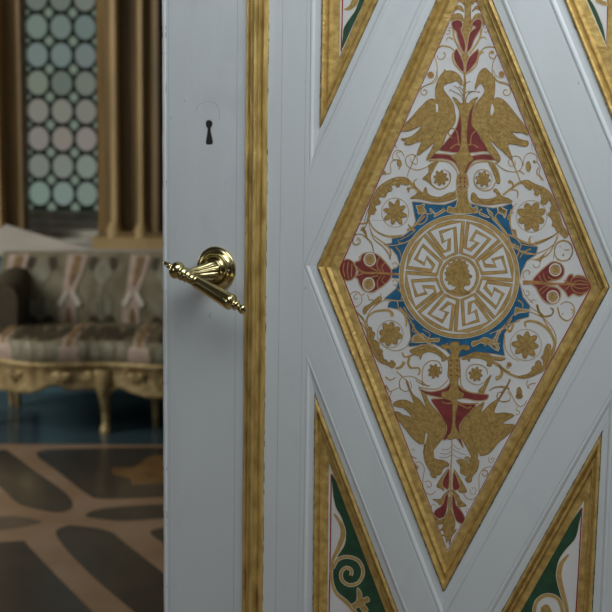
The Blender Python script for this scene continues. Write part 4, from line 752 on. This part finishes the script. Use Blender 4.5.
# plan: u = -1..1 ; front curve bows out, back curve gentle
SW = .57
def front(u): return (u * SW, -.10 + .10 * u * u + .03 * math.cos(u * PI * 2) - .02, 0)
def back(u): return (u * SW * .98, .42 + .06 * u * u * (-1), 0)
ZR = .318       # top of the apron
mb = MB(); NU = 60
def seatpt(u, v):
    fx, fy, _ = front(u); bx, by, _ = back(u)
    prof = [(-.012, ZR - .005), (-.028, ZR + .03), (-.026, ZR + .065), (-.005, ZR + .092), (.05, ZR + .105), (.2, ZR + .115), (.35, ZR + .105), (.5, ZR + .09)]
    s = v * (len(prof) - 1); i = min(int(s), len(prof) - 2); t = s - i
    d = prof[i][0] * (1 - t) + prof[i + 1][0] * t; z = prof[i][1] * (1 - t) + prof[i + 1][1] * t
    k = max(0, d) / .5
    return Vector((fx + (bx - fx) * k, fy + (d if d < 0 else (by - fy) * k * .98), z))
rows = [[seatpt(-1 + 2 * i / NU, j / 14) for j in range(15)] for i in range(NU + 1)]
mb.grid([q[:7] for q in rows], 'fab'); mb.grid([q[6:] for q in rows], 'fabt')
def strip(mb, fn, path, mn, off):
    """path: (u, v, half width u)"""
    P = cr([tuple(p) for p in path], False, 4); rows = []
    for u_, v_, w__ in P: rows.append([tuple(fn(u_ - w__, v_) + off), tuple(fn(u_, v_) + off), tuple(fn(u_ + w__, v_) + off)])
    mb.grid(rows, mn)
def upx(px, Y=5.2): return (at(px, 320, Y).x - S0.x) / SW
sp = [upx(6), upx(74), upx(143), upx(212)]
for s_ in sp:
    strip(mb, seatpt, [(s_, 0, .085), (s_, .28, .08), (s_, .36, .04), (s_, .5, .05), (s_, 1, .05)], 'fpink', Vector((0, -.002, .002)))
    strip(mb, seatpt, [(s_ , 0.32, .02), (s_, .6, .03), (s_, 1, .03)], 'fbrn', Vector((0, -.003, .004)))
for k in range(-9, 10):
    u_ = k / 10 + .03
    if min(abs(u_ - s_) for s_ in sp) > .07:
        strip(mb, seatpt, [(u_, .05, .025), (u_ + .01, .25, .035), (u_, .42, .012)], 'fabs', Vector((0, -.002, .002)))
        strip(mb, seatpt, [(u_ - .02 + .03 * math.sin(k * 5), .45 + .05 * math.sin(k * 3), .01), (u_ + .02, .6, .05), (u_ - .03 * math.cos(k * 4), .8, .012)], 'arm', Vector((0, -.002, .002)))
seat = mb.build('seat', sofa); tag(seat, 'striped damask seat cushion')
ZB = .722
def backpt(u, v):
    bx, by, _ = back(u); z = .40 + (ZB - .40) * v
    z += (.0 + .0 * math.cos(u * PI)) * v
    return Vector((bx, by - .03 + .07 * v - .035 * math.sin(v * PI), z))
mb = MB(); rows = []
for i in range(NU + 1):
    u_ = -1 + 2 * i / NU; r = [backpt(u_, j / 10) for j in range(11)]
    top = backpt(u_, 1); r += [top + Vector((0, .02, .016)), top + Vector((0, .05, .012)), top + Vector((0, .07, -.01)), Vector((top.x, top.y + .07, .40))]
    rows.append(r)
mb.grid(rows, 'fab')
bp_ = [upx(12, 5.6), upx(70, 5.6), upx(134, 5.6), upx(198, 5.6)]
for s_ in bp_:
    s2 = s_ * 1.0; o_ = Vector((0, -.004, 0))
    strip(mb, backpt, [(s2 + .05, 1.02, .085), (s2 + .02, .7, .068), (s2 - .005, .5, .055), (s2 - .01, .38, .06), (s2 - .02, .2, .075), (s2 - .02, 0, .075)], 'fpink', o_)
    strip(mb, backpt, [(s2 + .055, 1.0, .032), (s2 + .028, .75, .028), (s2, .58, .006)], 'fbrn', o_ * 1.8)
    strip(mb, backpt, [(s2 - .01, .26, .008), (s2 - .01, .12, .022), (s2 - .01, 0, .022)], 'fbrn', o_ * 1.8)
    for sg in (-1, 1): strip(mb, backpt, [(s2 + sg * .02, .50, .012), (s2 + sg * .045, .42, .022), (s2 + sg * .07, .33, .026), (s2 + sg * .07, .28, .012)], 'ribbon', o_ * 2.4)
for k in range(-6, 8):
    pass
for a_, b__ in zip(bp_, bp_[1:]):
    m_ = (a_ + b__) / 2
    strip(mb, backpt, [(m_, .95, .01), (m_, .82, .07), (m_ + .005, .72, .075), (m_, .6, .02)], 'fabs', Vector((0, -.003, 0)))
    strip(mb, backpt, [(m_, .62, .008), (m_ - .01, .4, .012), (m_, .1, .014)], 'fabs', Vector((0, -.004, 0)))
    for sg in (-1, 1):
        strip(mb, backpt, [(m_ + sg * .08, .98, .03), (m_ + sg * .09, .85, .03), (m_ + sg * .075, .78, .008)], 'arm', Vector((0, -.003, 0)))
        strip(mb, backpt, [(m_ + sg * .06, .36, .02), (m_ + sg * .055, .24, .04), (m_ + sg * .05, .16, .02)], 'fabs', Vector((0, -.004, 0)))
        strip(mb, backpt, [(m_ + sg * .07, .14, .02), (m_ + sg * .06, .06, .05), (m_, .0, .06)], 'arm', Vector((0, -.003, 0)))
tag(mb.build('backrest', sofa), 'striped damask back with bow motifs')
# carved apron
mb = MB(); rows = []
lowpx = [(-140, 392), (-60, 394), (0, 391), (28, 391), (42, 388), (54, 383), (62, 383), (72, 388), (92, 388), (112, 391), (122, 386), (134, 391), (150, 395), (190, 396), (260, 394)]
def lowz(x):
    for (a_, ya), (b__, yb) in zip(lowpx, lowpx[1:]):
        xa, xb = at(a_, ya, 5.12).x - S0.x, at(b__, yb, 5.12).x - S0.x
        if xa <= x <= xb:
            t = (x - xa) / (xb - xa); return at(a_, ya, 5.12).z * (1 - t) + at(b__, yb, 5.12).z * t
    return .27
for i in range(121):
    u_ = -1 + i / 60; fx, fy, _ = front(u_); lz = lowz(fx) - .0
    rip = .006 * math.sin(u_ * 60)
    rows.append([Vector((fx, fy + .01, ZR + .004)), Vector((fx, fy - .026, ZR + .002)), Vector((fx, fy - .032, ZR - .012)), Vector((fx, fy - .020, ZR - .02)), Vector((fx, fy - .026 + rip, (ZR + lz) / 2)), Vector((fx, fy - .034 - rip * .6, lz + .018)), Vector((fx, fy - .036, lz + .004)), Vector((fx, fy - .02, lz)), Vector((fx, fy + .01, lz + .004))])
mb.grid(rows, 'gframe')
# side and rear rails
for u_ in (-1, 1):
    f_, b__ = front(u_), back(u_); mb.box((f_[0] - .02, f_[1], ZR - .07), (f_[0] + .02, b__[1] + .04, ZR + .004), 'gframe')
mb.box((back(-1)[0], .40, ZR - .07), (back(1)[0], .44, ZR + .004), 'gframe')
for cxp in (18, 66, 96, 140):      # carved shells and leaves on the rail
    x = at(cxp, 375, 5.12).x - S0.x; u_ = x / SW; fy = front(u_)[1]
    for k in (-2, -1, 0, 1, 2):
        mb.lathe((x, fy - .03, ZR - .045), Vector((k * .5, 0, -.6 + .12 * k * k)), [(0, .006), (.014, .012), (.03, .012), (.045, .004)], 'gframe', 8)
tag(mb.build('frame', sofa), 'carved gilt seat rail')
def leg(x, y, top, z_top, front_leg=True):
    b = MB(); prof = [(z_top, .046, -.012), (z_top - .05, .047, -.020), (z_top - .10, .037, -.016), (.15, .028, .0), (.09, .021, .010), (.045, .019, .012), (.02, .025, .0), (0, .026, -.004)] if front_leg else [(z_top, .024, 0), (.2, .021, .0), (.1, .017, .01), (0, .015, .03)]
    rows = []
    for z, r, dy in prof: rows.append([(x + r * math.cos(2 * PI * i / 14), y + dy * top + r * math.sin(2 * PI * i / 14), z) for i in range(14)])
    b.grid(cr2(rows), 'gframe', close=True); b.add(rows[-1], [tuple(range(14))], 'gframe'); return b.build('leg', sofa)
def cr2(rows):
    out = []; n = len(rows[0]); R = [tuple(c for p in r for c in p) for r in rows]
    for r in cr(R, False, 3): out.append([(r[3 * i], r[3 * i + 1], r[3 * i + 2]) for i in range(n)])
    return out
leg(0, front(0)[1] + .01, 1, .29); leg(-SW + .03, front(-1)[1] + .01, 1, .29); leg(SW - .03, front(1)[1] + .01, 1, .29)
for pxl, pyl in ((17, 408), (155, 428)):
    p = atz(pxl, pyl); leg(p.x - S0.x, min(p.y - S0.y, .41), 1, .31, False)
leg(back(1)[0] - .03, .40, 1, .31, False); leg(back(-1)[0] + .03, .38, 1, .31, False)
# arms
for sg in (-1, 1):
    b = MB(); rows = []
    for i in range(13):
        t = i / 12; y = .12 + t * .29; h = .62 + .06 * t; wv = .06 + .01 * math.sin(t * PI)
        xx = sg * .49
        rows.append([(xx - wv, y, .40), (xx - wv * 1.1, y, h - .06), (xx - wv * .8, y, h - .015), (xx, y, h), (xx + wv * .8, y, h - .015), (xx + wv * 1.1, y, h - .06), (xx + wv, y, .34)])
    b.grid(rows, 'arm'); b.add(rows[0], [tuple(range(7))], 'arm'); b.add(rows[-1], [tuple(range(7))], 'arm')
    tag(b.build('arm', sofa), 'dark brown padded arm')
# ------------------------------------------------------------------ light
def area(name, loc, tgt, size, power, col=(1, 1, 1), size_y=None):
    l = bpy.data.lights.new(name, 'AREA'); l.shape = 'RECTANGLE'; l.size = size; l.size_y = size_y or size; l.energy = power; l.color = col
    o = bpy.data.objects.new(name, l); COL.objects.link(o); o.location = loc
    o.rotation_euler = (Vector(tgt) - Vector(loc)).to_track_quat('-Z', 'Y').to_euler(); return o
area('overhead_key_light', (.42, .84, 2.46), (.15, 1.75, 1.45), 1.6, 27, (.95, .975, 1.0), .9)  # added key lamp hanging free above the door, no window there
area('handle_streak_light', (.9, -1.6, 2.6), (-.1, 1.7, 1.2), 0.9, 4, (.93, .965, 1.0), 1.3)  # added lamp out of view, set for a streak on the handle grip
area('far_room_daylight', (-3.2, 3.9, 2.1), (-1.0, 5.7, .4), 1.4, 66, (1.0, .95, .87), 1.8)
w = bpy.data.worlds.new('world'); C.world = w; w.use_nodes = True
w.node_tree.nodes['Background'].inputs[0].default_value = (.5, .55, .6, 1); w.node_tree.nodes['Background'].inputs[1].default_value = .3
